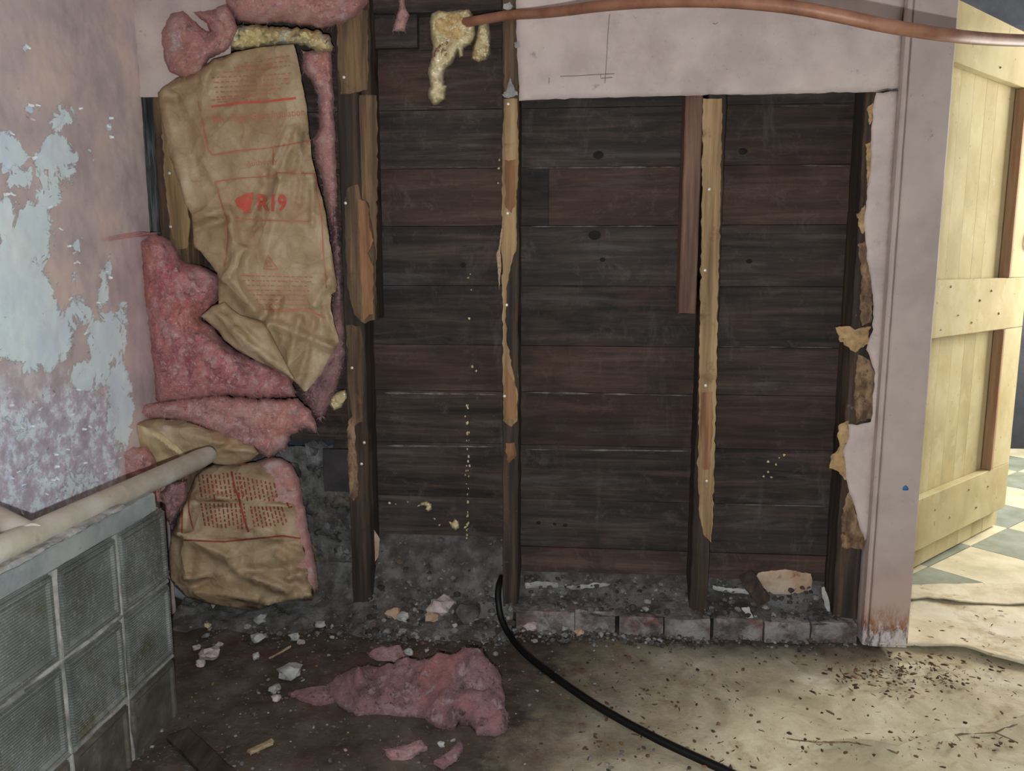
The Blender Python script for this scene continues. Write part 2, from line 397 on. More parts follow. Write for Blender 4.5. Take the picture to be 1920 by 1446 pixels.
M['foamyel'] = mat('yellowed_foam', [(150, 136, 100), (182, 164, 118), (194, 184, 154)], 12, rough=.5, spec=.4, bump=.6, bd=.008, layers=[(12, .52, .62, (144, 146, 138)), (16, .56, .66, (84, 86, 76))])
M['copper'] = mat('dull_copper', [(104, 70, 54), (122, 83, 64), (134, 96, 76)], 12, rough=.5, spec=.4, metal=.1, bump=.1, layers=[(30, .62, .72, (84, 56, 46))])
M['rubber'] = mat('black_rubber', [(6, 6, 6), (10, 10, 10)], 20, rough=.5, spec=.25, bump=.1)
M['pole'] = mat('aged_white_pole_paint', [(136, 127, 112), (150, 142, 129), (160, 154, 144)], 9, rough=.6, spec=.35, bump=.15, layers=[(22, .64, .76, (128, 116, 98)), (5, .58, .75, (176, 172, 166))])
M['pvc'] = mat('dusty_white_plastic', [(132, 136, 138), (156, 160, 162)], 12, rough=.5, spec=.4, bump=.1, layers=[(40, .64, .74, (110, 108, 104))])
M['mortar'] = mat('grey_mortar', [(92, 90, 85), (116, 113, 107), (136, 132, 126)], 18, bump=.5, bs=110, layers=[(30, .6, .72, (96, 92, 86))])
M['cap'] = mat('grey_cement_cap', [(98, 102, 102), (116, 120, 119), (128, 131, 128)], 9, bump=.3, bs=90, layers=[(26, .62, .75, (88, 86, 80)), (6, .6, .8, (138, 138, 132))])
M['brick'] = mat('whitewashed_old_brick', [(70, 64, 61), (90, 81, 77), (106, 98, 94)], 16, bump=.9, bs=70, bd=.008, rnd=.12, layers=[(12, .56, .66, (104, 70, 60)), (11, .46, .60, (128, 122, 119)), (18, .54, .66, (66, 60, 55)), (40, .58, .68, (120, 114, 110))])
M['stone'] = mat('grey_rubble_stone', [(40, 40, 40), (58, 57, 56), (78, 77, 75)], 14, bump=1.0, bs=50, bd=.01, rnd=.15, layers=[(8, .52, .62, (112, 112, 109)), (12, .52, .64, (36, 34, 33)), (7, .56, .66, (98, 88, 68)), (40, .56, .66, (84, 82, 80))])
M['bed'] = mat('dusty_mortar_bed', [(54, 51, 49), (72, 69, 66), (92, 89, 87)], 18, bump=1.0, bs=120, bd=.006, layers=[(12, .56, .70, (70, 60, 52)), (60, .60, .70, (116, 114, 112)), (8, .54, .66, (104, 102, 101))])
M['plaster'] = mat('broken_white_plaster', [(106, 104, 101), (134, 132, 128), (154, 152, 148)], 22, bump=.6, bs=90, rnd=.12, layers=[(30, .6, .72, (110, 104, 98))])
M['plasterpink'] = mat('pinkish_plaster_lump', [(130, 118, 114), (150, 136, 132), (166, 152, 148)], 22, bump=.6, bs=90, layers=[(20, .62, .74, (108, 100, 96))])
M['plastertan'] = mat('tan_plaster_remnant', [(136, 112, 92), (152, 128, 106), (162, 146, 130)], 14, bump=.4, bs=90, layers=[(10, .58, .72, (160, 156, 150)), (20, .62, .72, (122, 84, 58))])
M['dirtwood'] = mat('muddy_dark_plank', [(36, 30, 26), (50, 42, 35), (62, 52, 43)], 5, (6, 1, 6), bump=.6, bs=40, layers=[(40, .62, .72, (72, 62, 52))])
M['chip'] = mat('pale_wood_chip', [(124, 104, 82), (150, 128, 104)], 20, (1, 8, 8), bump=.4)
GAIN = .80
M['cream'] = mat('cream_door_paint', [(190, 178, 136), (204, 192, 150), (214, 204, 164)], 4, rough=.85, spec=.08, bump=.12, bs=60, rnd=.03, layers=[(60, .66, .72, (140, 120, 80)), (5, .54, .74, (196, 178, 126)), (24, .66, .72, (150, 130, 90)), (9, .58, .72, (214, 206, 170))], vary=True)
GAIN = 1.5
M['stileshade_blister'] = mat('brown_stile_shade_and_blister', [(120, 94, 72), (140, 112, 88)], 3, GZ, bump=.3)  # brown painted for shade on the stile's inner side; also colours some blisters
M['iron'] = mat('dark_iron', [(52, 46, 40), (70, 62, 54)], 20, rough=.5, metal=.7)
M['tile_l'] = mat('pale_floor_tile', [(150, 144, 120), (166, 159, 136), (176, 170, 148)], 7, rough=.5, spec=.4, bump=.1, bs=60, layers=[(26, .64, .74, (128, 116, 90)), (60, .70, .76, (92, 78, 58))])
M['tile_d'] = mat('grey_green_floor_tile', [(98, 104, 90), (112, 118, 106), (122, 126, 118)], 7, rough=.5, spec=.4, bump=.1, bs=60, layers=[(26, .66, .74, (96, 90, 74)), (70, .70, .76, (74, 64, 50))])
M['lino'] = mat('worn_cream_linoleum', [(154, 144, 120), (172, 163, 139), (186, 179, 160)], 5, rough=.55, spec=.35, bump=.25, bs=20, bd=.006, dist=.6, layers=[(9, .58, .76, (156, 138, 100)), (70, .64, .70, (96, 80, 60)), (3, .56, .74, (182, 178, 164)), (20, .62, .70, (116, 100, 76)), (6, .57, .70, (142, 122, 88))], vary=False)
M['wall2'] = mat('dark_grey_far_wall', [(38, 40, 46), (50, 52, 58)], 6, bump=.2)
M['darksteel'] = mat('dark_metal_plate', [(40, 38, 38), (54, 50, 50)], 16, rough=.6, bump=.2, layers=[(40, .68, .74, (110, 108, 106))])
M['slate'] = mat('blue_grey_weathered_board', [(38, 38, 38), (60, 60, 60), (96, 95, 94)], 6, GZ, bump=.4)
M['grafline'] = mat('dark_pencil_line', [(62, 56, 58), (84, 76, 76)], 60, bump=0)
M['ledge'] = mat('dust_on_board_edge', [(58, 52, 49), (84, 78, 73), (104, 97, 90)], 30, (1, 1, 1), bump=.4)
M['debris'] = None
def piece_mat(name, rough=.9):
    m = N(name, rough, .2); a = m.attr('tint'); n1 = m.noise(90, None, 4)
    m.color(m.mix(m.mask(n1, .3, .7), a.outputs['Color'], m.mix(.5, a.outputs['Color'], (.02, .018, .015, 1)))); m.bump(n1, .4, .003); return m.m
M['debris'] = piece_mat('mixed_rubble')

# casing paint: pale pink, worn through to rust and bare white at the foot
def casing_mat():
    m = N('casing_paint', .6, .35); sx = m.nd('ShaderNodeSeparateXYZ'); m.L(m.co, sx.inputs[0])
    n1 = m.noise(7, None, 7); col = m.ramp(n1, [(.36, lin((142, 128, 123))), (.64, lin((158, 144, 138)))])
    col = m.mix(m.mask(m.noise(120, None, 5), .68, .74), col, lin((110, 84, 72)))
    zr = m.math('ADD', sx.outputs[2], m.math('MULTIPLY', m.math('SUBTRACT', m.noise(55, m.coord((1.6, 1.6, .5)), 5), .5), .10))
    col = m.mix(m.math('MULTIPLY', m.mask(zr, .30, .02), .55), col, lin((158, 130, 112)))
    sp = m.noise(38, m.coord((1.5, 1.5, .6), (4, 4, 4)), 7, .75)
    rs = m.math('MULTIPLY', m.mask(zr, .115, .065), m.mask(sp, .40, .58))
    col = m.mix(rs, col, lin((124, 80, 50)))
    wh = m.mask(m.math('ADD', zr, m.math('MULTIPLY', m.math('SUBTRACT', sp, .5), .12)), .056, .046)
    col = m.mix(wh, col, m.ramp(m.noise(70, m.coord((1.4, 1.4, .5), (9, 1, 1)), 6, .7), [(.40, lin((92, 80, 76))), (.48, lin((160, 150, 148))), (.6, lin((178, 170, 168)))]))
    col = m.mix(m.mask(m.noise(26, m.coord((1, 1, .5), (2, 8, 3)), 7, .75), .66, .72), col, lin((118, 96, 86)))
    m.color(col); m.bump(n1, .15, .003); return m.m
M['casing'] = casing_mat()
def glass_mat():
    m = N('ribbed_glass_block', .16, .6)
    wv = m.nd('ShaderNodeTexWave', wave_type='BANDS', bands_direction='Z'); wv.inputs['Scale'].default_value = 60; wv.inputs['Distortion'].default_value = .6; wv.inputs['Detail'].default_value = 2
    m.L(m.co, wv.inputs['Vector'])
    c = m.coord((1, 1, 1)); n1 = m.noise(6, c, 6)
    col = m.ramp(n1, [(.36, lin((84, 85, 80))), (.5, lin((102, 104, 100))), (.64, lin((122, 125, 122)))])
    col = m.mix(m.mask(m.noise(11, m.coord((1, 1, 1), (4, 1, 2)), 6), .54, .70), col, lin((84, 84, 70)))
    dirt = m.mask(m.math('ADD', m.noise(90, c, 5, .7), m.math('MULTIPLY', m.noise(5, c, 4), .5)), .80, .92)
    col = m.mix(m.math('MULTIPLY', dirt, .4), col, lin((128, 122, 110)))
    m.color(col); m.bump(wv.outputs['Fac'], .35, .003); m.bump(n1, .15, .01)
    m.b.inputs['Transmission Weight'].default_value = .22; m.b.inputs['IOR'].default_value = 1.5
    m.L(m.math('ADD', m.math('MULTIPLY', dirt, .5), .22), m.b.inputs['Roughness'])
    return m.m
M['glass'] = glass_mat()
M['glassmud'] = mat('muddy_glass_block', [(58, 55, 48), (74, 70, 62), (92, 88, 80)], 10, rough=.5, spec=.5, bump=.4, bs=60, layers=[(60, .62, .72, (112, 106, 96)), (8, .56, .70, (52, 46, 40))])
def wall_mat():
    m = N('peeling_pink_wall_paint', .8, .25)
    a = m.attr('peel').outputs['Fac']
    n = m.noise(17, None, 9, .74, .8)
    pk = m.mask(m.math('ADD', a, m.math('MULTIPLY', m.math('SUBTRACT', n, .5), 1.7)), .47, .52)
    n2 = m.noise(6, None, 7)
    pinkc = m.ramp(n2, [(.36, lin((158, 144, 144))), (.5, lin((174, 158, 156))), (.64, lin((186, 167, 158)))])
    pinkc = m.mix(m.mask(m.noise(4, m.coord((1, 1, 1), (3, 5, 2)), 6), .56, .75), pinkc, lin((150, 139, 140)))
    pinkc = m.mix(m.mask(m.noise(45, m.coord((1, 1.6, .6), (8, 1, 2)), 6, .7), .68, .74), pinkc, lin((96, 84, 82)))
    white = m.ramp(m.noise(5, m.coord((1, 1, 1), (1, 7, 3)), 6), [(.3, lin((180, 192, 214))), (.55, lin((194, 210, 236))), (.75, lin((204, 220, 245)))])
    white = m.mix(m.mask(m.noise(50, m.coord((1, 1, 1), (2, 2, 6)), 6), .66, .74), white, lin((150, 146, 152)))
    lo = m.attr('low').outputs['Fac']
    lav = m.ramp(m.noise(24, m.coord((1, 1, 1), (5, 2, 9)), 7, .7), [(.40, lin((156, 146, 152))), (.5, lin((172, 164, 174))), (.58, lin((194, 202, 218)))])
    col = m.mix(lo, m.mix(pk, pinkc, white), m.mix(m.math('MULTIPLY', pk, .75), lav, white))
    m.color(col)
    m.bump(m.math('SUBTRACT', 1.0, pk), .6, .004); m.bump(m.noise(30, None, 7, .7), .25, .004)
    return m.m
M['leftwall'] = wall_mat()
def floor_mat():
    m = N('dirty_floor', .85, .2)
    a = m.attr('dirt').outputs['Fac']; n = m.noise(14, None, 9, .7)
    dirt = m.ramp(m.noise(9, None, 9, .7), [(.34, lin((46, 40, 35))), (.5, lin((64, 55, 48))), (.66, lin((80, 71, 64)))])
    dirt = m.mix(m.mask(m.noise(80, None, 5, .7), .60, .70), dirt, lin((96, 88, 80)))
    dirt = m.mix(m.mask(m.noise(6, m.coord((1, 1, 1), (4, 4, 1)), 7), .56, .72), dirt, lin((66, 46, 40)))
    cr = m.ramp(m.noise(5, m.coord((1, 1, 1), (2, 9, 1)), 8, .6, .7), [(.36, lin((140, 131, 108))), (.5, lin((164, 155, 131))), (.64, lin((182, 176, 156)))])
    cr = m.mix(m.math('MULTIPLY', m.mask(m.noise(7, m.coord((1, 1, 1), (6, 1, 4)), 8, .7, 1.2), .54, .68), .7), cr, lin((128, 112, 84)))
    cr = m.mix(m.mask(m.noise(22, m.coord((1, 1, 1), (1, 5, 4)), 8, .75), .62, .70), cr, lin((98, 84, 64)))
    cr = m.mix(m.mask(m.noise(60, m.coord((1, 1, 1), (7, 3, 1)), 5, .7), .64, .72), cr, lin((112, 96, 74)))
    f = m.mask(m.math('ADD', a, m.math('MULTIPLY', m.math('SUBTRACT', n, .5), .7)), .1, .9)
    m.color(m.mix(f, cr, dirt)); m.bump(m.math('ADD', n, m.noise(120, None, 5, .7)), .5, .005); return m.m
M['floor'] = floor_mat()

# ------------------------------------------------------------------ setting: floor
X0, X1 = -1.6, 2.95
NX, NY = 190, 150
xs = np.linspace(-1.5, 1.6, NX); ys = np.linspace(-2.6, .12, NY)
V = []; dirt = []
for y in ys:
    for x in xs:
        d = 1 - (x - (-.16 + .22 * (y + .2))) / .66
        d = max(d, 1.0 - max(0, (-.02 - y)) / .22 if x < .78 else 0)
        d = min(1, max(0, d)); dirt.append(d)
        V.append((x, y, -.004 + .010 * d * fb((x, y, 0), 5, 4) + .004 * d * fb((x, y, 3), 26, 3) + .003 * fb((x, y, 9), 6, 3)))
Fc = [(j * NX + i, j * NX + i + 1, (j + 1) * NX + i + 1, (j + 1) * NX + i) for j in range(NY - 1) for i in range(NX - 1)]
n0 = len(V)
V += [(-1.5, -2.6, -.1), (1.6, -2.6, -.1), (1.6, .12, -.1), (-1.5, .12, -.1)]
Fc.append((n0, n0 + 3, n0 + 2, n0 + 1))
floor = mk('floor', V, Fc, M['floor'], loc=(0, 0, 0), recalc=False)
at = floor.data.attributes.new('dirt', 'FLOAT', 'POINT'); at.data.foreach_set('value', dirt + [1, 1, 1, 1])
tag(floor, 'dirt covered floor turning to worn cream linoleum towards the doorway', None, None, 'structure')
# torn linoleum sheets by the doorway, each with its own ragged curling edge
def lino(name, edge_uv, far_uv, z0, seed, lab):
    top = [G(u, v, z0) for u, v in edge_uv]; poly = [(p.x, p.y) for p in top] + [(p.x, p.y) for p in [G(u, v, z0) for u, v in far_uv]]
    poly = outline(poly, .022, .006, 22, seed)
    e = [(p.x, p.y) for p in top]
    uv, fc = fill(poly, .022, int(seed))
    def de(x, y):
        b = 9
        for i in range(len(e) - 1):
            a = np.array(e[i]); c = np.array(e[i + 1]) - a; t = max(0, min(1, ((x - a[0]) * c[0] + (y - a[1]) * c[1]) / (c @ c))); b = min(b, math.hypot(x - a[0] - t * c[0], y - a[1] - t * c[1]))
        return b
    fr = []
    for x, y in uv:
        curl = .010 * max(0, 1 - de(x, y) / .06) * max(0, .5 + nz(x * 7 + seed, y * 7))
        tp = max(-1.6, 1 - de(x, y) / .022 - 1.8 * max(0, 1 - (x - min(p_[0] for p_ in poly)) / .16)) if seed == 9.0 else 1
        curl *= max(0, tp); fr.append(Vector((x, y, z0 + .005 * tp + curl + .0025 * fb((x, y, seed), 9, 3))))
    bk = [p - Vector((0, 0, .004)) for p in fr]
    o = closed(name, uv, fc, fr, bk, M['floor'] if seed == 9.0 else M['lino'], floor); o['label'] = lab; return o
lino('linoleum_sheet', [(1650, 1212), (1700, 1214), (1760, 1218), (1810, 1224), (1850, 1236), (1920, 1251), (2060, 1275)], [(2060, 1110), (1900, 1112), (1660, 1106)], .002, 2.0, 'curling cream linoleum strip across the doorway')
lino('linoleum_sheet', [(1690, 1126), (1740, 1124), (1800, 1131), (1860, 1134), (1920, 1134), (2060, 1140)], [(2060, 1095), (1900, 1096), (1660, 1100)], .009, 5.0, 'upper cream linoleum edge under the open door')
lino('linoleum_sheet', [(2060, 1330), (1920, 1352), (1865, 1372), (1780, 1378), (1720, 1395), (1680, 1410), (1640, 1398), (1590, 1390), (1530, 1391), (1475, 1384)], [(1500, 1430), (1600, 1450), (1700, 1470), (1800, 1440), (1920, 1420), (2060, 1400)], .001, 9.0, 'lifted cracked edge of the cream linoleum nearest the camera')

for pts in ([(1475, 1384), (1530, 1391), (1590, 1390), (1640, 1398), (1680, 1410), (1720, 1395), (1780, 1378), (1865, 1372), (1920, 1352), (1990, 1340)], [(1865, 1372), (1895, 1385), (1925, 1402)]):
    e_ = [Vector((*G(u, v, .008)[:2],)) for u, v in pts]
    path = []
    for a_, b_ in zip(e_, e_[1:]):
        k_ = max(2, int((b_ - a_).length / .012))
        for t_ in range(k_):
            p_ = a_.lerp(b_, t_ / k_); path.append(Vector((p_.x, p_.y + .004 * nz(p_.x * 60, 3.1), .0062)))
    V, Fc = tube(path, [.0022 * max(.3, .7 + nz(i * .35, 9.0)) for i in range(len(path))], 5)
    mk('floor_crack', V, Fc, M['lath'], floor)['label'] = 'dark crack in the cream linoleum'
# next room floor: diagonal checker of real tiles
T = .315; a45 = (Vector((.731, .683, 0)), Vector((-.683, .731, 0))); org = G(1820, 1025) - Vector((0, 0, 0))
fl2 = mk('floor', *boxm(.86, 2.95, .12, 3.2, -.06, -.004), M['mortar'], loc=(1.9, 1.6, 0), smooth=False)
tag(fl2, 'checkered tile floor of the room beyond the doorway', None, None, 'structure')
for i in range(-9, 10):
    for j in range(-9, 10):
        c = org + a45[0] * (i + .5) * T + a45[1] * (j + .5) * T
        if not (.55 < c.x < 2.95 and .0 < c.y < 3.1): continue
        h = T / 2 - .0015
        poly = [c + a45[0] * sx * h + a45[1] * sy * h for sx, sy in ((-1, -1), (1, -1), (1, 1), (-1, 1))]
        # clip to the room
        def clip(pl, ax, val, sgn):
            o = []
            for k in range(len(pl)):
                p, q = pl[k], pl[(k + 1) % len(pl)]; ip, iq = (p[ax] - val) * sgn >= 0, (q[ax] - val) * sgn >= 0
                if ip: o.append(p)
                if ip != iq: o.append(p.lerp(q, (val - p[ax]) / (q[ax] - p[ax])))
            return o
        for ax, val, sgn in ((0, .87, 1), (0, 2.94, -1), (1, .262, 1), (1, 3.19, -1)):
            poly = clip(poly, ax, val, sgn) if poly else poly
        if len(poly) < 3: continue
        n = len(poly); zz = .001 + .0015 * random.random()
        V = [Vector((p.x, p.y, zz)) for p in poly] + [Vector((p.x, p.y, -.005)) for p in poly]
        Fc = [tuple(range(n)), tuple(reversed(range(n, 2 * n)))] + [(k, (k + 1) % n, n + (k + 1) % n, n + k) for k in range(n)]
        mk('floor_tile', V, Fc, M['tile_d'] if (i + j) % 2 else M['tile_l'], fl2, smooth=False)

# ------------------------------------------------------------------ setting: walls
# left wall with peeling paint
WX = -1.174
blobs = [  # peeled areas in pixels: u, v, radius-u, radius-v, weight
    (20, 290, 38, 42, 1), (45, 330, 30, 34, .8), (105, 315, 40, 60, 1), (118, 218, 26, 28, .9), (58, 205, 12, 14, .8), (90, 370, 34, 24, .9), (10, 410, 24, 40, 1),
    (55, 440, 46, 70, 1.1), (30, 560, 70, 110, 1.3), (70, 640, 70, 60, 1.2), (130, 520, 26, 30, .5), (190, 540, 14, 44, .9), (150, 590, 42, 40, .8), (200, 640, 44, 60, 1.0), (225, 600, 18, 40, .8), (225, 760, 26, 90, 1.1), (180, 700, 60, 40, .9),
    (120, 470, 40, 24, .5), (205, 500, 8, 18, .8), (48, 90, 6, 5, .9), (140, 460, 18, 14, .7), (20, 340, 10, 20, .6), (205, 240, 7, 16, .7), (22, 235, 5, 22, .6), (30, 800, 60, 30, .6), (50, 880, 50, 40, .7), (150, 900, 50, 40, .7), (110, 810, 50, 26, .4)]
def proj(p):
    d = np.array(p) - CAM; z = d @ fw
    return 960 + F * (d @ rt) / z, 723 - F * (d @ up) / z
yv = np.concatenate([np.linspace(-2.4, -1.0, 12), np.arange(-.99, -.0039, .0055)]); zv = np.concatenate([np.arange(-.02, 1.85, .0055), np.linspace(1.86, 2.35, 8)])
V = []; peel = []; low = []
for z in zv:
    for y in yv:
        pe = 0.0; lo_ = 0.0
        if y > -1.0:
            u, v = proj((WX, y, z))
            for (bu, bv, ru, rv, wt) in blobs:
                q = ((u - bu) / ru) ** 2 + ((v - bv) / rv) ** 2
                if q < 4: pe = max(pe, wt * (1 - .5 * q) if q < 2 else 0)
            pe = min(1, pe) * .78 + .12 * fb((y, z, 0), 10, 4) if pe > 0 else .10 + .25 * fb((y, z, 0), 10, 4)
            edge = 255 - (v - 560) * 0 if v > 560 else 300
            if u > edge: pe = min(pe, .1)
            lo_ = min(1, max(0, (v - 690 + 40 * fb((y, z, 4), 8, 3)) / 60)) * (1 if u < 222 else max(0, 1 - (u - 222) / 8))
        peel.append(pe); low.append(lo_)
        V.append((WX + .004 * fb((0, y, z), 3, 3) + .0012 * fb((3, y, z), 30, 3), y, z))
ny, nzv = len(yv), len(zv)
Fc = [(j * ny + i, j * ny + i + 1, (j + 1) * ny + i + 1, (j + 1) * ny + i) for j in range(nzv - 1) for i in range(ny - 1)]
n0 = len(V)
V += [(WX - .12, -2.4, -.02), (WX - .12, -.004, -.02), (WX - .12, -.004, 2.35), (WX - .12, -2.4, 2.35)]
c00, c10, c01, c11 = 0, ny - 1, (nzv - 1) * ny, nzv * ny - 1
Fc += [(n0, n0 + 3, n0 + 2, n0 + 1), (c10, n0 + 1, n0 + 2, c11), (c00, c01, n0 + 3, n0), (c01, c11, n0 + 2, n0 + 3), (c00, n0, n0 + 1, c10)]
wl = mk('wall_left', V, Fc, M['leftwall'], loc=(WX, -1.0, 0), recalc=False)
for nm, arr in (('peel', peel), ('low', low)):
    at = wl.data.attributes.new(nm, 'FLOAT', 'POINT'); at.data.foreach_set('value', arr + [0] * 4)
tag(wl, 'pink painted plaster wall peeling to bluish white on the left', None, None, 'structure')
# curled loose paint flakes standing off the wall
fl = []
rng = random.Random(3)
for k in range(150):
    bu, bv, ru, rv, wt = rng.choice(blobs); a = rng.uniform(0, 6.28)
    u, v = bu + ru * math.cos(a) * rng.uniform(.8, 1.3), bv + rv * math.sin(a) * rng.uniform(.8, 1.3)
    if k > 90: u, v = rng.uniform(0, 225), rng.uniform(720, 960)
    if u < -10 or u > 240: continue
    p = P(u, v, 0, WX); s = rng.uniform(.003, .008); th = rng.uniform(0, 6.28)
    ey, ez = Vector((0, math.cos(th), math.sin(th))), Vector((0, -math.sin(th), math.cos(th)))
    q = []
    for i in range(4):
        for j in range(3):
            t = i / 3; lift = .003 + .006 * t * t * rng.uniform(.7, 1.2)
            q.append(p + Vector((lift, 0, 0)) + ey * s * (t * 1.2) + ez * s * (j / 2 - .5) * (1 - .4 * t + .3 * nz(k, i, j)))
    nq = len(q); q += [x + Vector((-.0008, 0, 0)) for x in q]
    f_ = [(i * 3 + j, i * 3 + j + 1, i * 3 + j + 4, i * 3 + j + 3) for i in range(3) for j in range(2)]
    fl.append((q, f_ + [tuple(reversed([x + nq for x in f])) for f in f_]))
V, Fc = join(fl)
flm = mat('loose_paint_flakes', [(172, 170, 186), (196, 206, 224), (176, 156, 156)], 9, bump=.1)
tag(mk('paint_flakes', V, Fc, flm, wl), 'small curled flakes of loose white paint', None, None, 'stuff')

# back wall: sheathing boards, studs, wallboard remnants, brick footing
wb = thing('wall_back', (0, .1, 0), 'stripped back wall of dark boards and exposed studs', None, None, 'structure')
mk('outer_skin', *boxm(-1.294, .86, .122, .15, -.05, 2.35), M['wall2'], wb, smooth=False)
rows = [(1.705, 1.86), (1.555, 1.70), (1.402, 1.552), (1.250, 1.399), (1.097, 1.247), (.936, 1.094), (.772, .933), (.642, .769), (.492, .639), (.333, .489), (.192, .330), (.04, .188)]
splits = {2: [-.195], 4: [-.2, -.105], 5: [-.2, .32], 7: [.315], 8: [-.19], 9: [.31], 10: [-.2], 3: [.3]}
for r, (z0, z1) in enumerate(rows):
    cuts = [-1.29] + splits.get(r, []) + [.72]
    for a, b in zip(cuts, cuts[1:]):
        if r == 11: a = max(a, -.2)
        if r == 10: a = max(a, -.62)
        if r == 9: a = max(a, -.72)
        if b <= a: continue
        y0 = .099 + random.uniform(-.003, .002)
        bd = mk('board', *bxs(a + .0004, b - .0004, y0, .121, z0 - .0008, z1 + .0012, 'x', seg=max(4, int((b - a) * 22)), ch=.0008, rag=.0012, seed=r * 3.3 + a), M['sheath'], wb)
        for (u, v, rr) in [(1122, 291, 11), (1115, 441, 13), (1393, 284, 9), (845, 532, 12), (1130, 487, 6), (1405, 490, 6), (868, 497, 7), (1340, 700, 5), (1010, 980, 5), (1060, 985, 5), (1040, 983, 4), (1610, 745, 5)]:
            p = U(u, v, y0)
            if z0 + .005 < p.z < z1 - .005 and a < p.x < b:
                R = rr * 1.15e-3; kv = [p + Vector((math.cos(t * .5236) * R * 1.15, -.0005, math.sin(t * .5236) * R * .85)) for t in range(12)] + [p + Vector((math.cos(t * .5236) * R * .5, -.0022, math.sin(t * .5236) * R * .4)) for t in range(12)]
                mk('knot', kv, [(t, (t + 1) % 12, 12 + (t + 1) % 12, 12 + t) for t in range(12)] + [tuple(range(12, 24))], M['knot'], bd)
for (u0, u1, v0, v1, t) in [(986, 1290, 843, 846, 1.3), (722, 938, 836, 838, 1.6), (1500, 1598, 310, 312, 1.4), (986, 1280, 315, 313, 1.2), (1350, 1560, 650, 652, 1.0), (722, 930, 737, 740, 1.6), (1440, 1600, 199, 198, .8), (986, 1300, 736, 742, 1.3), (986, 1230, 425, 424, 1.0), (722, 938, 200, 201, .9), (722, 938, 313, 314, .9), (1360, 1560, 946, 950, .9)]:
    n = int((u1 - u0) / 9); top, bot = [], []
    for k in range(n + 1):
        f = k / n; uu = u0 + (u1 - u0) * f; vv = v0 + (v1 - v0) * f; tt = t * max(.15, .7 + 1.1 * nz(uu * .03, v0 * .1)) * min(1, k / 2 + .2, (n - k) / 2 + .2)
        p, q = U(uu, vv - tt, .0955), U(uu, vv + tt, .0945); top.append(p); bot.append(q)
    V = top + bot + [p + Vector((0, .008, 0)) for p in top + bot]; m_ = n + 1
    Fc = [(k, k + 1, m_ + k + 1, m_ + k) for k in range(n)] + [(2 * m_ + k, k, k + 1, 2 * m_ + k + 1)[::-1] for k in range(n)] + [(m_ + k, m_ + k + 1, 3 * m_ + k + 1, 3 * m_ + k) for k in range(n)]
    mk('dusty_ledge', V, Fc, M['ledge'], wb)
# stone masonry low behind the insulation
for (u, v, ru, rv, sd) in [(600, 870, 34, 34, 1), (640, 950, 34, 26, 2), (590, 950, 30, 28, 3), (625, 1000, 40, 24, 4), (590, 1040, 40, 26, 5), (648, 1045, 26, 24, 6), (610, 1085, 46, 24, 7), (560, 1000, 30, 30, 8), (540, 1080, 40, 30, 9), (560, 900, 28, 34, 10)]:
    p = U(u, v, .10); q = rock((0, 0, 0), 1, sd * 1.37, 3, 1); q = ([a * (1 + .22 * noise.fractal(a * 2.3 + Vector((sd, 0, 0)), .8, 2.1, 5)) for a in q[0]], q[1]); sx, sz = ru * 1.42e-3, rv * 1.42e-3
    Vv = [Vector((a.x * sx * 1.05, a.y * .022, (a.z - .8) * sz * 1.1)) + p for a in q[0]]
    mk('stone', Vv, q[1], M['stone'], wb)
mk('backing_rubble', *bxs(-1.17, -.6, .086, .121, .0, .47, 'x', seg=60, rag=.012, ch=.006), M['bed'], wb)
tag(mk('metal_plate', *bxs(*sorted((U(607, 880, .062).x, U(657, 880, .062).x)), .058, .066, U(630, 921, .062).z, U(630, 842, .062).z, 'z', seg=4, ch=.001), M['darksteel'], wb), 'dark flat plate beside the stones')

def stud(x0, x1, z0, z1, m, y0=0.0, y1=.097, name='stud', rag=.003, seed=0, lab=None, seg=60):
    o = mk(name, *bxs(x0, x1, y0, y1, z0, z1, 'z', seg=seg, ch=.003, rag=rag, seed=seed, ends=.006), m, wb)
    if lab: o['label'] = lab
    return o
s0 = stud(-1.148, -1.07, .05, 1.46, M['studmid'], seed=3, lab='brown stud beside the peeling wall')
mk('weathered_board', *bxs(-1.25, -1.152, .035, .09, .45, 1.47, 'z', seg=30, rag=.003, seed=5), M['slate'], wb)
s1 = stud(-.648, -.592, .045, 2.3, M['stud'], seed=11, lab='split stud right of the insulation')
s1b = stud(-.590, -.562, .845, 2.3, M['stud'], .012, .097, seed=14, lab='short board doubling the split stud')
s2 = stud(-.221, -.178, .035, 2.3, M['stud'], seed=21, lab='stud with orange worn face below the copper pipe')
s3 = stud(.293, .338, .05, 1.52, M['stud'], seed=31, lab='tan worn stud right of the middle')
s3b = stud(.238, .282, .868, 1.5, M['sister'], .006, .09, rag=.001, seed=37, lab='short reddish board hanging beside the tan stud')
s4 = stud(.672, .735, .05, 2.3, M['stud'], .004, .097, seed=41, lab='dark end stud beside the door casing')
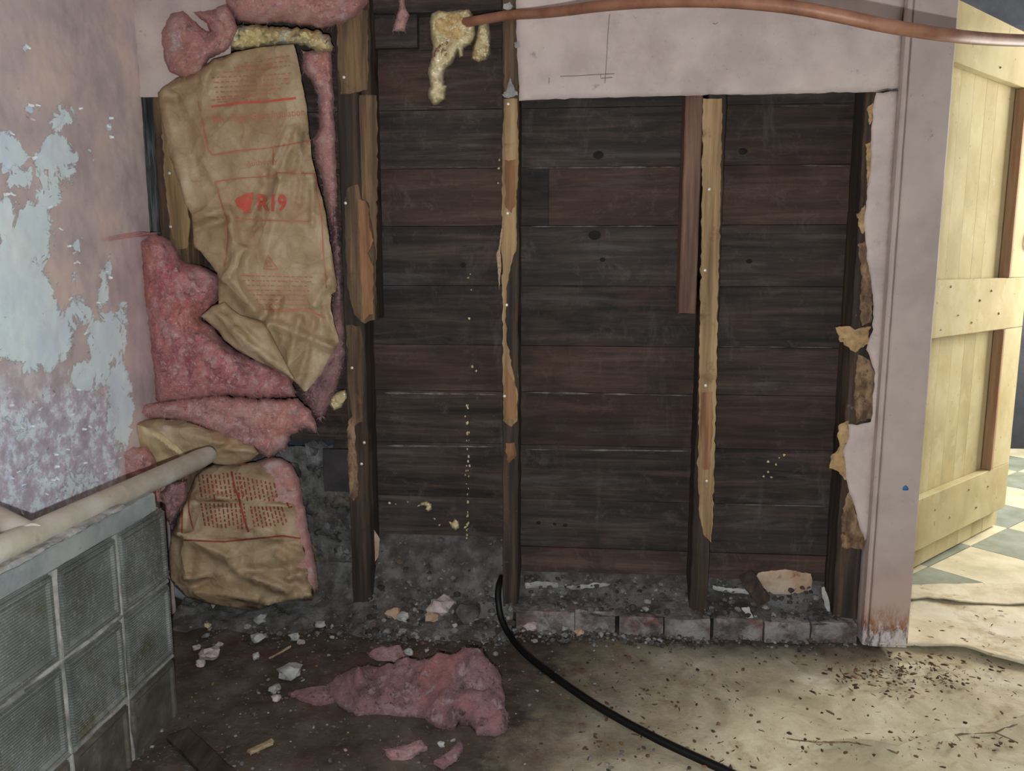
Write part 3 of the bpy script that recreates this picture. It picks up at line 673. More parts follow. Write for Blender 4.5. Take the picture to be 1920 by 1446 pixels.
# worn faces: thin tan or orange skins on the studs
def skin(poly, m, par, y=-.0015, rag=3, seed=1, name='worn_face', thick=.004, amp=.0015):
    s = Surf(poly, y, lambda u, v, d: amp * noise.noise(Vector((u * .09, v * .02, seed))), res=8, rag=rag, fr=.08, seed=seed)
    # a stud is a sub-part owner: skins hang under it
    return s.build(name, M[m], par, thick=thick)
skin([(1318, 184), (1354, 184), (1352, 300), (1350, 420), (1346, 560), (1344, 700), (1340, 850), (1337, 960), (1333, 1020), (1318, 1000), (1311, 960), (1308, 900), (1310, 800), (1311, 700), (1313, 560), (1316, 400)], 'tan', s3, seed=2)
skin([(1316, 735), (1336, 735), (1337, 800), (1330, 880), (1318, 880), (1312, 800)], 'orange', s3, y=-.003, seed=3)
skin([(944, 185), (970, 185), (972, 280), (970, 360), (968, 400), (970, 440), (966, 470), (957, 500), (950, 540), (948, 600), (950, 640), (962, 700), (970, 740), (970, 790), (958, 800), (944, 790), (943, 700), (942, 560), (941, 440), (942, 300)], 'tan', s2, seed=4)
skin([(942, -60), (968, -60), (970, 60), (971, 178), (946, 182), (943, 80)], 'studmid', s2, seed=4.5)
skin([(945, 300), (968, 300), (966, 380), (960, 400), (948, 390)], 'orange', s2, y=-.003, seed=5)
skin([(948, 690), (966, 720), (969, 785), (950, 785), (944, 740)], 'orange', s2, y=-.003, seed=6)
skin([(948, 830), (966, 832), (968, 855), (955, 870), (950, 862)], 'orange', s2, y=-.003, seed=7)
skin([(630, 20), (690, 20), (690, 110), (690, 170), (640, 178), (634, 120)], 'studmid', s1, seed=8)
skin([(672, 178), (706, 178), (708, 300), (706, 470), (703, 596), (690, 600), (680, 500), (675, 400), (668, 330)], 'studmid', s1b, y=.008, seed=8.5)
skin([(650, 352), (672, 345), (676, 372), (690, 380), (697, 430), (702, 470), (700, 540), (703, 600), (682, 606), (664, 590), (652, 540), (648, 470), (646, 400)], 'studmid', s1, y=-.006, seed=9, thick=.007, amp=.004)
skin([(672, 372), (688, 378), (694, 430), (700, 450), (690, 475), (700, 500), (700, 590), (682, 600), (676, 520), (674, 440)], 'orange', s1b, y=-.012, seed=10, thick=.008, amp=.004)
skin([(649, 610), (674, 612), (681, 640), (682, 740), (680, 790), (664, 800), (655, 750), (652, 680)], 'studmid', s1, seed=11)
skin([(652, 790), (664, 780), (668, 860), (672, 930), (664, 940), (655, 930), (652, 860)], 'lath', s1, seed=12)
skin([(302, 200), (330, 205), (345, 340), (356, 420), (352, 466), (332, 470), (318, 420), (308, 330)], 'tan', s0, seed=13)
# nails
nv, nf = [], []
for rr, dy in ((1.0, 0), (1.0, -.0014), (.5, -.0022)):
    nv += [Vector((math.cos(t * .785) * .0042 * rr, dy, math.sin(t * .785) * .0042 * rr)) for t in range(8)]
nf = [(r * 8 + t, r * 8 + (t + 1) % 8, r * 8 + 8 + (t + 1) % 8, r * 8 + 8 + t) for r in range(2) for t in range(8)] + [tuple(range(16, 24))]
nail0 = None
for (u, v, par, y) in [(1330, 355, s3, -.005), (1322, 507, s3, -.005), (1323, 723, s3, -.005), (1325, 902, s3, -.006), (952, 400, s2, -.006), (950, 572, s2, -.005), (946, 743, s2, -.006), (953, 195, s2, -.004), (645, 145, s1, -.005), (660, 690, s1, -.004), (648, 381, s1, -.009), (1590, 962, s4, .002), (318, 325, s0, -.004), (320, 425, s0, -.004), (683, 830, s1, -.002), (678, 870, s1, -.002)]:
    p = U(u, v, y)
    if nail0 is None:
        nail0 = mk('nail', [q + p for q in nv], nf, M['nail'], par); nail0.data.transform(Matrix.Translation(-(p - Vector(par['_o'])))); nail0.location = p - Vector(par['_o'])
    else:
        o = nail0.copy(); COL.objects.link(o); o.parent = par; o.location = p - Vector(par['_o'])

# wallboard remnant: header panel and ragged strip down the casing
def plate(name, poly, m, par, y=-.002, thick=.013, rag=2, fr=.06, seed=1, res=9, lab=None, amp=.001):
    s = Surf(poly, y - thick, lambda u, v, d: amp * noise.fractal(Vector((u * .01, v * .01, seed)), 1, 2, 3) - min(.003, .003 * max(0, 1 - d / 6)), res=res, rag=rag, fr=fr, seed=seed)
    o = s.build(name, M[m], par, back=y)
    if lab: o['label'] = lab
    return o
plate('wallboard', [(968, -220), (1716, -220), (1690, 60), (1686, 165), (1645, 172), (1560, 174), (1440, 177), (1330, 178), (1220, 181), (1100, 184), (1000, 187), (974, 190), (971, 120), (968, 60)], 'board_pink', wb, seed=1, rag=1.6, res=14, lab='pale pink wallboard left above the opened bays')
plate('wallboard', [(1641, 174), (1684, 170), (1660, 560), (1650, 700), (1630, 1000), (1622, 1015), (1612, 985), (1602, 950), (1590, 912), (1584, 880), (1580, 846), (1592, 818), (1590, 796), (1606, 796), (1634, 790), (1640, 700), (1632, 676), (1624, 655), (1636, 618), (1637, 560), (1632, 520), (1624, 470), (1620, 420), (1626, 360), (1633, 300), (1634, 250), (1636, 205)], 'board_pink', wb, y=-.001, seed=2, rag=2.5, res=7, lab='ragged strip of wallboard along the casing')
for poly, m, sd in [([(1566, 614), (1584, 610), (1604, 618), (1632, 612), (1628, 645), (1604, 662), (1588, 650), (1572, 636)], 'torn', 3),
                    ([(1574, 794), (1592, 790), (1592, 820), (1582, 846), (1592, 880), (1586, 902), (1572, 884), (1556, 878), (1558, 856), (1574, 838), (1570, 812)], 'torn', 4),
                    ([(1606, 402), (1622, 384), (1624, 420), (1618, 440), (1610, 424)], 'torn', 5), ([(1609, 460), (1622, 452), (1632, 500), (1636, 560), (1634, 604), (1616, 610), (1612, 570), (1616, 520)], 'lath', 6),
                    ([(1608, 664), (1632, 676), (1640, 700), (1636, 786), (1606, 792), (1602, 740)], 'lath', 7), ([(1592, 918), (1608, 972), (1624, 1016), (1618, 1030), (1578, 1026), (1580, 960)], 'lath', 8), ([(1627, 200), (1636, 192), (1637, 230), (1630, 234)], 'torn', 9),
                    ([(1624, 270), (1634, 262), (1636, 330), (1626, 350)], 'torn', 10)]:
    plate('torn_edge', poly, m, wb, y=.002, thick=.012, rag=3.5, fr=.12, seed=sd, res=5, amp=.005)
plate('plaster_remnant', [(250, -40), (432, -40), (432, 112), (340, 150), (300, 182), (263, 182), (258, 100), (250, 40)], 'board_pink', wb, seed=12, res=9, lab='pink plaster left above the weathered board')
for pts in ([(1143, 26), (1140, 60), (1138, 100), (1136, 130), (1134, 156)], [(1050, 143), (1085, 142), (1130, 139), (1152, 138)], [(1126, 140), (1127, 147), (1148, 145)], [(1030, 146), (1029, 157)], [(1346, 42), (1342, 45), (1337, 44)]):
    V, Fc = tube([U(u, v, -.0158) for u, v in pts], .0007, 4)
    mk('pencil_mark', V, Fc, M['grafline'], wb)
plate('crack', [(1640, 171), (1664, 166), (1684, 169), (1684, 171), (1664, 169)], 'grafline', wb, y=-.013, thick=.0035, rag=0, res=6, amp=0)
for poly, sd in (([(941, 178), (950, 168), (956, 146), (962, 160), (972, 178), (960, 182), (950, 184)], 3), ([(944, 8), (956, 4), (962, 12), (954, 20), (944, 16)], 4), ([(964, 80), (974, 78), (976, 88), (966, 90)], 5)):
    plate('plaster_crumb', poly, 'plaster', wb, y=-.004, thick=.012, rag=2, fr=.2, seed=sd, res=3, amp=.006)
# top board of the narrow bay
mk('blocking', *bxs(-.56, -.225, .05, .098, U(800, 22, .05).z, 1.9, 'x', seg=16, rag=.003, seed=3), M['sheath'], wb)
mk('blocking', *bxs(-.60, -.45, .07, .098, U(760, 88, .07).z, 1.66, 'x', seg=8, rag=.003, seed=8), M['sheath'], wb)

# brick footing
cx = [968, 1078, 1154, 1161, 1244, 1333, 1432, 1519, 1608]
for a, b in ((968, 1077), (1078, 1153), (1161, 1243), (1246, 1331), (1338, 1430), (1433, 1517), (1521, 1607)):
    xa, xb = U(a, 1170, -.03).x, U(b, 1170, -.03).x; h = .054 + random.uniform(-.006, .004); yf = -.034 + random.uniform(-.006, .006)
    V, Fc = bxs(xa, xb, yf, .09, -.03, h, 'x', seg=8, ch=.007, rag=.006, seed=a * .1)
    mk('brick', V, Fc, M['brick'], wb)
def heap(name, x0, x1, prof, m, par=None, n=60, amp=.012, seed=0, ny=26):
    V = []
    for i in range(n + 1):
        x = x0 + (x1 - x0) * i / n; e = min(1, min(i, n - i) / 3)
        for j in range(ny + 1):
            t = j / ny; k = t * (len(prof) - 1); a = min(int(k), len(prof) - 2); f = k - a
            y = prof[a][0] * (1 - f) + prof[a + 1][0] * f; z = prof[a][1] * (1 - f) + prof[a + 1][1] * f
            s = math.sin(math.pi * t) ** .5 if 0 < t < 1 else 0
            q = Vector((x, y, seed)); dd = amp * noise.fractal(q * 16, .8, 2.1, 5) * s
            V.append((x, y + .5 * dd + .03 * t * noise.noise(Vector((x * 9, seed, 1))), max(-.02, z + dd + .02 * noise.noise(q * 6) * s)))
    m_ = ny + 1
    Fc = [(i * m_ + j, i * m_ + j + 1, (i + 1) * m_ + j + 1, (i + 1) * m_ + j) for i in range(n) for j in range(ny)]
    return V, Fc
V, Fc = heap('', -.19, .70, [(.10, .12), (.085, .10), (.05, .068), (.0, .054), (-.028, .05)], M['bed'], amp=.007, seed=4, n=110)
mk('mortar_bed', V, Fc, M['bed'], wb, recalc=False)
for poly, m, y, sd in (([(1414, 1086), (1422, 1074), (1445, 1070), (1475, 1068), (1520, 1076), (1524, 1090), (1520, 1106), (1500, 1112), (1470, 1116), (1446, 1118), (1436, 1106), (1424, 1096)], 'plastertan', .088, 1), ([(985, 1094), (1010, 1090), (1045, 1093), (1046, 1102), (986, 1103)], 'plaster', .07, 2), ([(1050, 1100), (1080, 1098), (1120, 1093), (1145, 1095), (1140, 1099), (1080, 1106)], 'plaster', .075, 3), ([(1336, 1098), (1360, 1103), (1398, 1104), (1404, 1114), (1370, 1112), (1336, 1106)], 'plaster', .07, 4), ([(1390, 1140), (1404, 1138), (1412, 1158), (1402, 1168), (1398, 1152)], 'plaster', -.01, 6), ([(1541, 1102), (1546, 1100), (1556, 1130), (1556, 1148), (1550, 1146), (1542, 1120)], 'plaster', .02, 7)):
    plate('plaster_remnant', poly, m, wb, y=y, thick=.014, rag=2, fr=.1, seed=sd, res=4, amp=.006)
plate('plaster_remnant', [(693, 1000), (700, 992), (712, 1010), (710, 1040), (702, 1060), (692, 1056)], 'plastertan', wb, y=.05, thick=.012, rag=2, fr=.1, seed=9, res=4, amp=.006)
# wall either side of / above the doorway, ceiling and the room beyond
mk('wall_back', *boxm(1.72, 2.4, -.013, .115, 0, 2.35), M['board_pink'], smooth=False, loc=(2.0, 0, 0))['kind'] = 'structure'
mk('wall_back', *boxm(.735, 1.72, -.013, .115, 1.98, 2.35), M['board_pink'], smooth=False, loc=(1.2, 0, 2.0))['kind'] = 'structure'
mk('wall_back', *boxm(.741, .833, -.0118, .12, 0, 1.98), M['board_pink'], smooth=False, loc=(.8, 0, 0))['kind'] = 'structure'
mk('wall_right', *boxm(2.4, 2.5, -2.4, .115, 0, 2.35), M['board_pink'], smooth=False, loc=(2.4, -1, 0))['kind'] = 'structure'
mk('ceiling', *boxm(-1.3, 2.5, -2.4, .12, 2.35, 2.42), M['board_pink'], smooth=False, loc=(.5, -1, 2.35))['kind'] = 'structure'
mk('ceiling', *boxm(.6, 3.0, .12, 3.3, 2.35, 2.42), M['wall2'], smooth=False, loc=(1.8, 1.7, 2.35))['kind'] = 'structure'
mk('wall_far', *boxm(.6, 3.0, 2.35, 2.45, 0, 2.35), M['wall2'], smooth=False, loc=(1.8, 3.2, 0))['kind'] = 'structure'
for (y0, y1, z0, z1) in ((.12, .88, 0, 2.35), (2.22, 2.35, 0, 2.35), (.88, 2.22, 0, .68), (.88, 2.22, 2.04, 2.35)):
    mk('wall_right', *boxm(2.9, 3.0, y0, y1, z0, z1), M['board_pink'], smooth=False, loc=(2.95, y0, z0))['kind'] = 'structure'
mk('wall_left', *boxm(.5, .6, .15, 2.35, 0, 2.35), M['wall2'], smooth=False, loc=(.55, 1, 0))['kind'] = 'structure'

# door casing
tr = thing('trim_1', (.8, -.02, 0), 'dusty pink door casing with rust and flaked paint at its foot', None, None, 'structure')
mk('casing_board', *bxs(.752, .850, -.046, -.012, .0, 2.1, 'z', seg=50, ch=.003, rag=.0012, seed=2), M['casing'], tr)
mk('casing_bead', *bxs(.7385, .7518, -.041, -.012, .0, 2.1, 'z', seg=50, ch=.004, rag=.001, seed=6), M['casing'], tr)
mk('door_jamb', *bxs(.834, .8485, -.0115, .13, .0, 1.98, 'z', seg=12, ch=.002, rag=0), M['casing'], tr)
pv = [U(1698 + 6 * math.cos(t), 915 + 5 * math.sin(t + .6 * math.cos(t)), -.047) for t in np.linspace(0, 6.28, 9)[:-1]]
mblue = mat('blue_paint_fleck', [(40, 84, 128), (52, 96, 140)], 20, bump=0)
V = pv + [p + Vector((0, .002, 0)) for p in pv]
mk('paint_fleck', V, [tuple(range(8)), tuple(range(15, 7, -1))] + [(k, (k + 1) % 8, 8 + (k + 1) % 8, 8 + k) for k in range(8)], mblue, tr)['label'] = 'small blue paint fleck'

# ------------------------------------------------------------------ the open door
D0, DT, DN = Vector((1.03, .458, 0)), Vector((.709, .705, 0)), Vector((.705, -.709, 0))
dr = thing('door_1', D0, 'cream ledged plank door standing open beyond the casing', None, None, 'structure')
def dbox(name, s0, s1, o0, o1, z0, z1, m='cream', along='z', seed=0.0, rag=.0012, seg=14, ch=.002):
    if along == 'z': a, b, wv = D0 + DT * (s0 + s1) / 2 + DN * (o0 + o1) / 2 + Vector((0, 0, z0)), None, DT * (s1 - s0) / 2
    if along == 'z': b = a + Vector((0, 0, z1 - z0)); v = beam(a, b, wv, DN * (o1 - o0) / 2, seg=seg, ch=ch, rag=rag, seed=seed)
    else:
        a = D0 + DT * s0 + DN * (o0 + o1) / 2 + Vector((0, 0, (z0 + z1) / 2)); b = a + DT * (s1 - s0)
        v = beam(a, b, DN * (o1 - o0) / 2, Vector((0, 0, (z1 - z0) / 2)), seg=seg, ch=ch, rag=rag, seed=seed)
    return mk(name, *v, M[m], dr)
cuts = [-.10, .02, .125, .222, .318, .406, .52, .62, .757]
for k, (a, b) in enumerate(zip(cuts, cuts[1:])): dbox('plank', a + .0003, b - .0003, -.022, random.uniform(-.0007, .0003), .012, 1.735, seed=k * 2.1, rag=.0002, ch=.0005)
dbox('rail', -.10, .738, .0015, .030, 1.572, 1.74, along='s', seed=3, rag=.002)
dbox('rail', -.10, .738, .0015, .030, .768, .945, along='s', seed=5, rag=.002)
dbox('rail', -.10, .738, .0015, .030, .09, .262, along='s', seed=7, rag=.002)
for z0, z1, sd in ((.9465, 1.5705, 1), (.2635, .7665, 2)):
    dbox('stile', .572, .738, .0015, .030, z0, z1, seed=sd)
    dbox('stile_shade_strip', .553, .5705, .0015, .034, z0, z1, 'stileshade_blister', seed=sd + 4)['label'] = 'brown strip painting the shade on the inner side of the stile'  # strip whose brown stands in for the stile's shaded inner side
V, Fc = tube([D0 + DT * (.700 + .022 * math.cos(t)) + DN * .038 + Vector((0, 0, 1.072 + .03 * math.sin(t))) for t in np.linspace(0, 6.28, 17)], .004, 8)
mk('ring_handle', V, Fc, M['iron'], dr)
for (s, z) in ((.10, .92), (.17, .83), (.28, .80), (.42, .90), (.05, .79), (.33, .87), (.5, .82), (.12, .20), (.24, .15), (.38, .22), (.46, .14), (.55, .2), (.2, 1.65), (.33, 1.6)):
    c = D0 + DT * s + DN * .0305 + Vector((0, 0, z)); q = rock((0, 0, 0), .0042, s * 31 + z, 1, 1)
    mk('paint_blister', [c + v for v in q[0]], q[1], M['cream'] if s < .3 else M['stileshade_blister'], dr)

# ------------------------------------------------------------------ glass block half wall
BX = -.90
gw = thing('glass_block_wall', (-.95, -1.0, 0), 'low wall of grey glass blocks with mortar joints beside the insulation', 'glass wall')
mk('mortar_core', *bxs(BX - .10, BX - .012, -1.62, -.515, -.02, .478, 'y', seg=24, ch=.003, rag=.002), M['mortar'], gw)
rz = [(-.03, .130), (.138, .306), (.314, .476)]
for c in range(6):
    y1 = -.511 - c * .1815; y0 = y1 - .1735
    for r, (z0, z1) in enumerate(rz):
        b = bmesh.new(); bmesh.ops.create_cube(b, size=1)
        for v in b.verts: v.co = Vector((BX - .052 + v.co.x * .104, (y0 + y1) / 2 + v.co.y * (y1 - y0), (z0 + z1) / 2 + v.co.z * (z1 - z0)))
        bmesh.ops.bevel(b, geom=list(b.edges), offset=.006, segments=2, affect='EDGES')
        fs = [f for f in b.faces if f.normal.x > .95 and f.calc_area() > .01]
        r1 = bmesh.ops.inset_region(b, faces=fs, thickness=.010, depth=0.0)
        fs = [f for f in b.faces if f.normal.x > .95 and f.calc_area() > .01]
        bmesh.ops.inset_region(b, faces=fs, thickness=.008, depth=-.004)
        b.verts.ensure_lookup_table(); V = [v.co.copy() for v in b.verts]; Fc = [tuple(v.index for v in f.verts) for f in b.faces]; b.free()
        V = [Vector((v.x + .004 * nz(c * 3.1, r * 2.7), v.y, v.z)) for v in V]
        mk('glass_block', V, Fc, M['glassmud'] if r == 0 else M['glass'], gw, smooth=False)
for z in (.134, .310):
    mk('mortar_joint', *bxs(BX - .02, BX - .0015, -1.6, -.512, z - .0042, z + .0042, 'y', seg=50, ch=.002, rag=.003, seed=z * 40), M['mortar'], gw)
for c in range(5):
    y = -.511 - .1735 - c * .1815 - .004
    mk('mortar_joint', *bxs(BX - .02, BX - .001, y - .0042, y + .0042, 0.0, .478, 'z', seg=24, ch=.002, rag=.003, seed=c * 4.), M['mortar'], gw)
mk('cap', *bxs(BX - .125, BX + .002, -1.62, -.548, .4785, .520, 'y', seg=40, ch=.004, rag=.004, seed=2), M['cap'], gw)
mk('cap_crust', *bxs(BX - .03, BX + .004, -1.62, -.66, .5205, .529, 'y', seg=90, ch=.003, rag=.007, seed=7), M['plaster'], gw)['label'] = 'crumbling plaster crust along the cap'

# poles lying on the cap
a = P(392, 871, 0, -.935); bq = P(0, 1031, 0, -.935); dirv = (bq - a).normalized()
a = Vector((-.935, a.y, .523)); bq = Vector((-.935, -1.55, .556)); dirv = (bq - a)
pth = [a + dirv * t for t in np.linspace(0, 1, 30)]
rad = [.0235 if 0 < i < 29 else .021 for i in range(30)]
o = mk('pole', *tube(pth, rad, 20, hollow=.0), M['pole']); tag(o, 'long aged white pole lying along the glass block wall', 'pole')
p0, p1 = G(-70, 938, .56), G(58, 1003, .545)
o = mk('pole', *tube([p0.lerp(p1, t) for t in np.linspace(0, 1, 8)], .02, 16), M['pole']); tag(o, 'short pale pole end poking in at the left edge, behind the long pole', 'pole')

# ------------------------------------------------------------------ insulation
def fuzz(front, n, m, par, L=.02, seed=1, w_=.00028, out=Vector((0, -1, 0))):
    rg = random.Random(seed); pcs = []
    for k in range(n):
        p = Vector(rg.choice(front)); d = Vector((rg.gauss(0, 1), rg.gauss(-.5, .5), rg.gauss(0, 1))).normalized(); l = L * rg.uniform(.4, 1.4)
        s = d.orthogonal().normalized() * w_; bend = Vector((rg.gauss(0, .3), rg.gauss(0, .2), rg.gauss(-.2, .3))) * l
        q = [p - s, p + s, p + d * l * .5 + bend * .25 + s * .8, p + d * l * .5 + bend * .25 - s * .8, p + d * l + bend]
        pcs.append((q, [(0, 1, 2, 3), (3, 2, 4)]))
    V, Fc = join(pcs); o = mk('fibre_fuzz', V, Fc, m, par, recalc=False, smooth=False); o['kind'] = 'stuff'; return o
def ribbon(pts, surf, wd=1.5, off=.003):
    """printed line draped on a paper surface: pts in pixels"""
    Q = []
    for i in range(len(pts) - 1):
        a, b = np.array(pts[i], float), np.array(pts[i + 1], float); n = max(1, int(np.linalg.norm(b - a) / 5))
        for k in range(n): Q.append(a + (b - a) * k / n)
    Q.append(np.array(pts[-1], float)); V, Fc = [], []
    for i, q in enumerate(Q):
        t = Q[min(i + 1, len(Q) - 1)] - Q[max(i - 1, 0)]; t = t / (np.linalg.norm(t) + 1e-9); nn = np.array([-t[1], t[0]]) * wd
        for sgn in (-1, 0, 1): V.append(surf.pt(*(q + nn * sgn), off))
    for i in range(len(Q) - 1):
        for j in range(2): Fc.append((i * 3 + j, i * 3 + j + 1, i * 3 + j + 4, i * 3 + j + 3))
    return V, Fc
def text_on(txt, u0, v0, size, ang, surf, off=.0065, sx=1.0, bold=0.0):
    cu = bpy.data.curves.new('t', 'FONT'); cu.body = txt; cu.size = 1; cu.offset = bold; cu.resolution_u = 3
    ob = bpy.data.objects.new('t', cu); COL.objects.link(ob); bpy.context.view_layer.update()
    me = ob.evaluated_get(bpy.context.evaluated_depsgraph_get()).to_mesh()
    b = bmesh.new(); b.from_mesh(me); bmesh.ops.triangulate(b, faces=b.faces)
    lim = 6.0 / size
    for _ in range(2):
        ed = [e for e in b.edges if e.calc_length() > lim]
        if ed: bmesh.ops.subdivide_edges(b, edges=ed, cuts=1)
    bmesh.ops.triangulate(b, faces=b.faces); b.verts.ensure_lookup_table()
    ca, sa = math.cos(ang), math.sin(ang); V = []
    for v in b.verts:
        x, y = v.co.x * size * sx, v.co.y * size
        V.append(surf.pt(u0 + x * ca + y * sa, v0 + x * sa - y * ca, off))
    Fc = [tuple(v.index for v in f.verts) for f in b.faces]; b.free()
    bpy.data.objects.remove(ob); bpy.data.curves.remove(cu)
    return V, Fc
def dashes(u0, v0, u1, v1, surf, wd, rg, off=.003):
    L = math.hypot(u1 - u0, v1 - v0); t = 0; out = []
    while t < L - 3:
        l = min(L - t, rg.uniform(3, 11)); a = t / L; b = (t + l) / L
        out.append(ribbon([(u0 + (u1 - u0) * a, v0 + (v1 - v0) * a), (u0 + (u1 - u0) * b, v0 + (v1 - v0) * b)], surf, wd, off)); t += l + rg.uniform(2, 4)
    return out

# --- upper batt
ub = thing('insulation_batt', (-.86, .0, .62), 'tall sagging kraft-faced insulation batt stuffed between the studs', 'insulation')
s = Surf([(618, 392), (632, 384), (637, 430), (640, 470), (644, 560), (650, 640), (646, 690), (622, 748), (602, 790), (586, 776), (566, 740), (560, 700), (600, 660), (618, 600), (626, 540), (624, 470)], .05, lump(.055, 22, .012, .03, 3, .008), 6, rag=3, fr=.06, seed=3)
o = s.build('side_fibre', M['pinkdirty'], ub, back=.095); o['label'] = 'dirty pink strip of fibre against the stud'; fuzz(s.front, 1500, M['fibre'], o, 0.0099, 3)
s = Surf([(568, 96), (620, 92), (625, 170), (629, 260), (632, 380), (624, 420), (614, 396), (604, 340), (592, 300), (586, 262), (598, 240), (596, 180), (582, 150), (566, 130)], .02, lump(.03, 16, .010, .03, 8, .006), 6, rag=2.5, fr=.06, seed=8)
o = s.build('side_fibre', M['pinkpale'], ub, back=.06); fuzz(s.front, 900, M['fibre'], o, 0.0087, 4)
# kraft facing
PF = [(552, 245, 575, 330, .012, 14), (560, 300, 600, 250, .0, 10), (528, 330, 500, 480, .010, 18), (505, 330, 470, 420, -.012, 20), (560, 240, 520, 330, .008, 10), (575, 255, 560, 380, -.008, 9), (588, 300, 585, 420, .008, 9), (540, 240, 505, 330, .009, 9), (575, 250, 540, 330, -.007, 8), (430, 400, 445, 500, .012, 18), (360, 405, 420, 395, .014, 14), (365, 430, 425, 412, -.010, 12), (380, 300, 420, 380, .006, 14), (310, 200, 350, 380, .010, 20), (330, 180, 372, 330, -.006, 16),
      (455, 470, 420, 520, .012, 16), (430, 520, 490, 600, .016, 20), (500, 590, 470, 620, -.016, 18), (520, 560, 490, 640, .012, 16), (620, 520, 590, 570, .012, 14), (600, 555, 630, 640, -.010, 16), (560, 600, 540, 690, .012, 14), (590, 600, 560, 720, -.010, 12), (520, 610, 620, 650, .012, 14), (400, 110, 380, 170, .010, 14), (300, 170, 420, 128, .006, 16)]
pf = folds(PF)
POLY_UP = [(296, 174), (304, 164), (332, 146), (375, 128), (400, 111), (440, 98), (490, 88), (550, 83), (557, 104), (562, 130), (568, 165), (575, 200), (579, 245), (585, 300), (597, 350), (605, 375), (612, 410), (616, 440), (622, 475), (626, 500), (631, 535), (629, 547), (621, 552), (620, 580), (626, 605), (636, 642), (622, 665), (602, 702), (572, 736), (562, 724), (540, 706), (500, 684), (450, 660), (425, 640), (412, 620), (410, 570), (408, 512), (376, 472), (363, 464), (362, 440), (360, 405), (345, 380), (335, 340), (320, 300), (310, 260), (302, 220), (297, 192)]
def y_up(u, v): return -.030 - .06 * min(1, max(0, (v - 90) / 420)) - .02 * math.sin(max(0, min(1, (u - 300) / 320)) * math.pi)
def h_up(u, v, d):
    return pf(u, v) * 1.7 + .013 * crump(u, v, .017, 2.0) + .005 * crump(u, v, .036, 5.0, (1, .6)) + .012 * noise.noise(Vector((u * .008, v * .008, 3))) - .008 * max(0, 1 - d / 9)
paper = Surf(POLY_UP, y_up, h_up, 5, rag=1.2, fr=.05, seed=4)
kp = paper.build('paper_facing', M['kraft'], ub, thick=.0015); kp['label'] = 'crumpled brown kraft facing with red print'
fl_ = Surf([(377, 593), (398, 574), (421, 566), (434, 580), (450, 591), (468, 596), (492, 603), (506, 624), (520, 652), (536, 682), (552, 712), (520, 694), (480, 676), (444, 656), (420, 637), (411, 622), (392, 606)], lambda u, v: y_up(u, v) - .035, lambda u, v, d: .02 * math.sqrt(min(1, d / 22)) + .010 * crump(u, v, .022, 9.) + folds([(400, 580, 470, 660, .014, 12), (440, 620, 520, 690, .014, 12), (430, 585, 480, 640, -.008, 10)])(u, v), 4, seed=6)
o = fl_.build('folded_flap', M['kraft'], ub, thick=.002); o['label'] = 'folded-over corner of the kraft facing'
belly = Surf([(260, 452), (276, 440), (292, 436), (320, 452), (338, 478), (346, 492), (382, 500), (411, 516), (414, 542), (405, 572), (384, 590), (378, 600), (400, 612), (416, 636), (440, 656), (480, 674), (520, 690), (546, 702), (550, 722), (556, 744), (480, 747), (430, 741), (370, 750), (300, 757), (291, 750), (289, 700), (281, 640), (271, 570), (263, 510)], lambda u, v: .0 - .03 * min(1, max(0, (v - 440) / 250)), lump(.115, 46, .030, .022, 5, .022), 4, rag=3, fr=.09, seed=5)
o = belly.build('fibre_fill', M['pink'], ub, back=.06); o['label'] = 'bright pink fibre spilling out of the facing'; fuzz(belly.front, 2700, M['fibre'], o, 0.0112, 5)
# strands of fibre reaching onto the wall
pcs = []
for k in range(16):
    p = [U(272 + k * 1.6, 444 - (k % 5) * 2, -.04), P(262 - k * .5, 436 + (k % 4) * 3, 0, WX + .03), P(240 - k, 440 + (k % 3) * 4, 0, WX + .018), P(210 - 2 * k % 30, 447 + (k % 4) * 2, 0, WX + .007)]
    pcs.append(tube(smoothpath(p, 4), [.0007 * (1 - .8 * i / 12) for i in range(13)], 4))
V, Fc = join(pcs); o = mk('loose_strands', V, Fc, M['fibre'], ub); o['kind'] = 'stuff'; o['label'] = 'thin loose strands of fibre'
# print
rg = random.Random(5)
R1 = [[(398, 291), (440, 283), (500, 278), (560, 268), (583, 263)], [(383, 246), (374, 205), (371, 190)], [(383, 246), (390, 280), (398, 291)], [(403, 341), (440, 335), (510, 330), (520, 324), (560, 325), (590, 325)], [(403, 341), (412, 372), (424, 410), (425, 450), (420, 500)], [(441, 411), (480, 412), (520, 414), (577, 415)], [(590, 325), (598, 370), (604, 420), (606, 470), (612, 540)], [(512, 277), (512, 310)]]
V, Fc = join([ribbon(p, paper, 1.3) for p in R1]); mk('print_border', V, Fc, M['red2'], kp)
V, Fc = ribbon([(396, 200), (420, 197), (460, 192), (500, 190), (555, 184)], paper, 2.0); mk('print_border', V, Fc, M['red'], kp)
V, Fc = text_on('MK  Fiber Glass Insulation', 399, 231, 19, -.085, paper, off=.012, sx=.86, bold=.012); mk('lettering', V, Fc, M['red2'], kp)['label'] = 'red words Fiber Glass Insulation'
V, Fc = text_on('Authority', 462, 313, 15, -.12, paper, off=.012); mk('lettering', V, Fc, M['red2'], kp)
V, Fc = text_on('R19', 481, 394, 42, .02, paper, bold=.03, sx=.84); mk('lettering', V, Fc, M['red'], kp)['label'] = 'large red R19'
lg = Surf([(440, 376), (446, 370), (462, 363), (475, 361), (473, 378), (468, 392), (460, 400), (452, 392), (444, 386)], lambda u, v: paper.y(u, v) - .004, lambda u, v, d: 0, 4)
lg.build('printed_mark', M['red'], kp, thick=.0004)['label'] = 'red leaf shaped mark left of the R19'
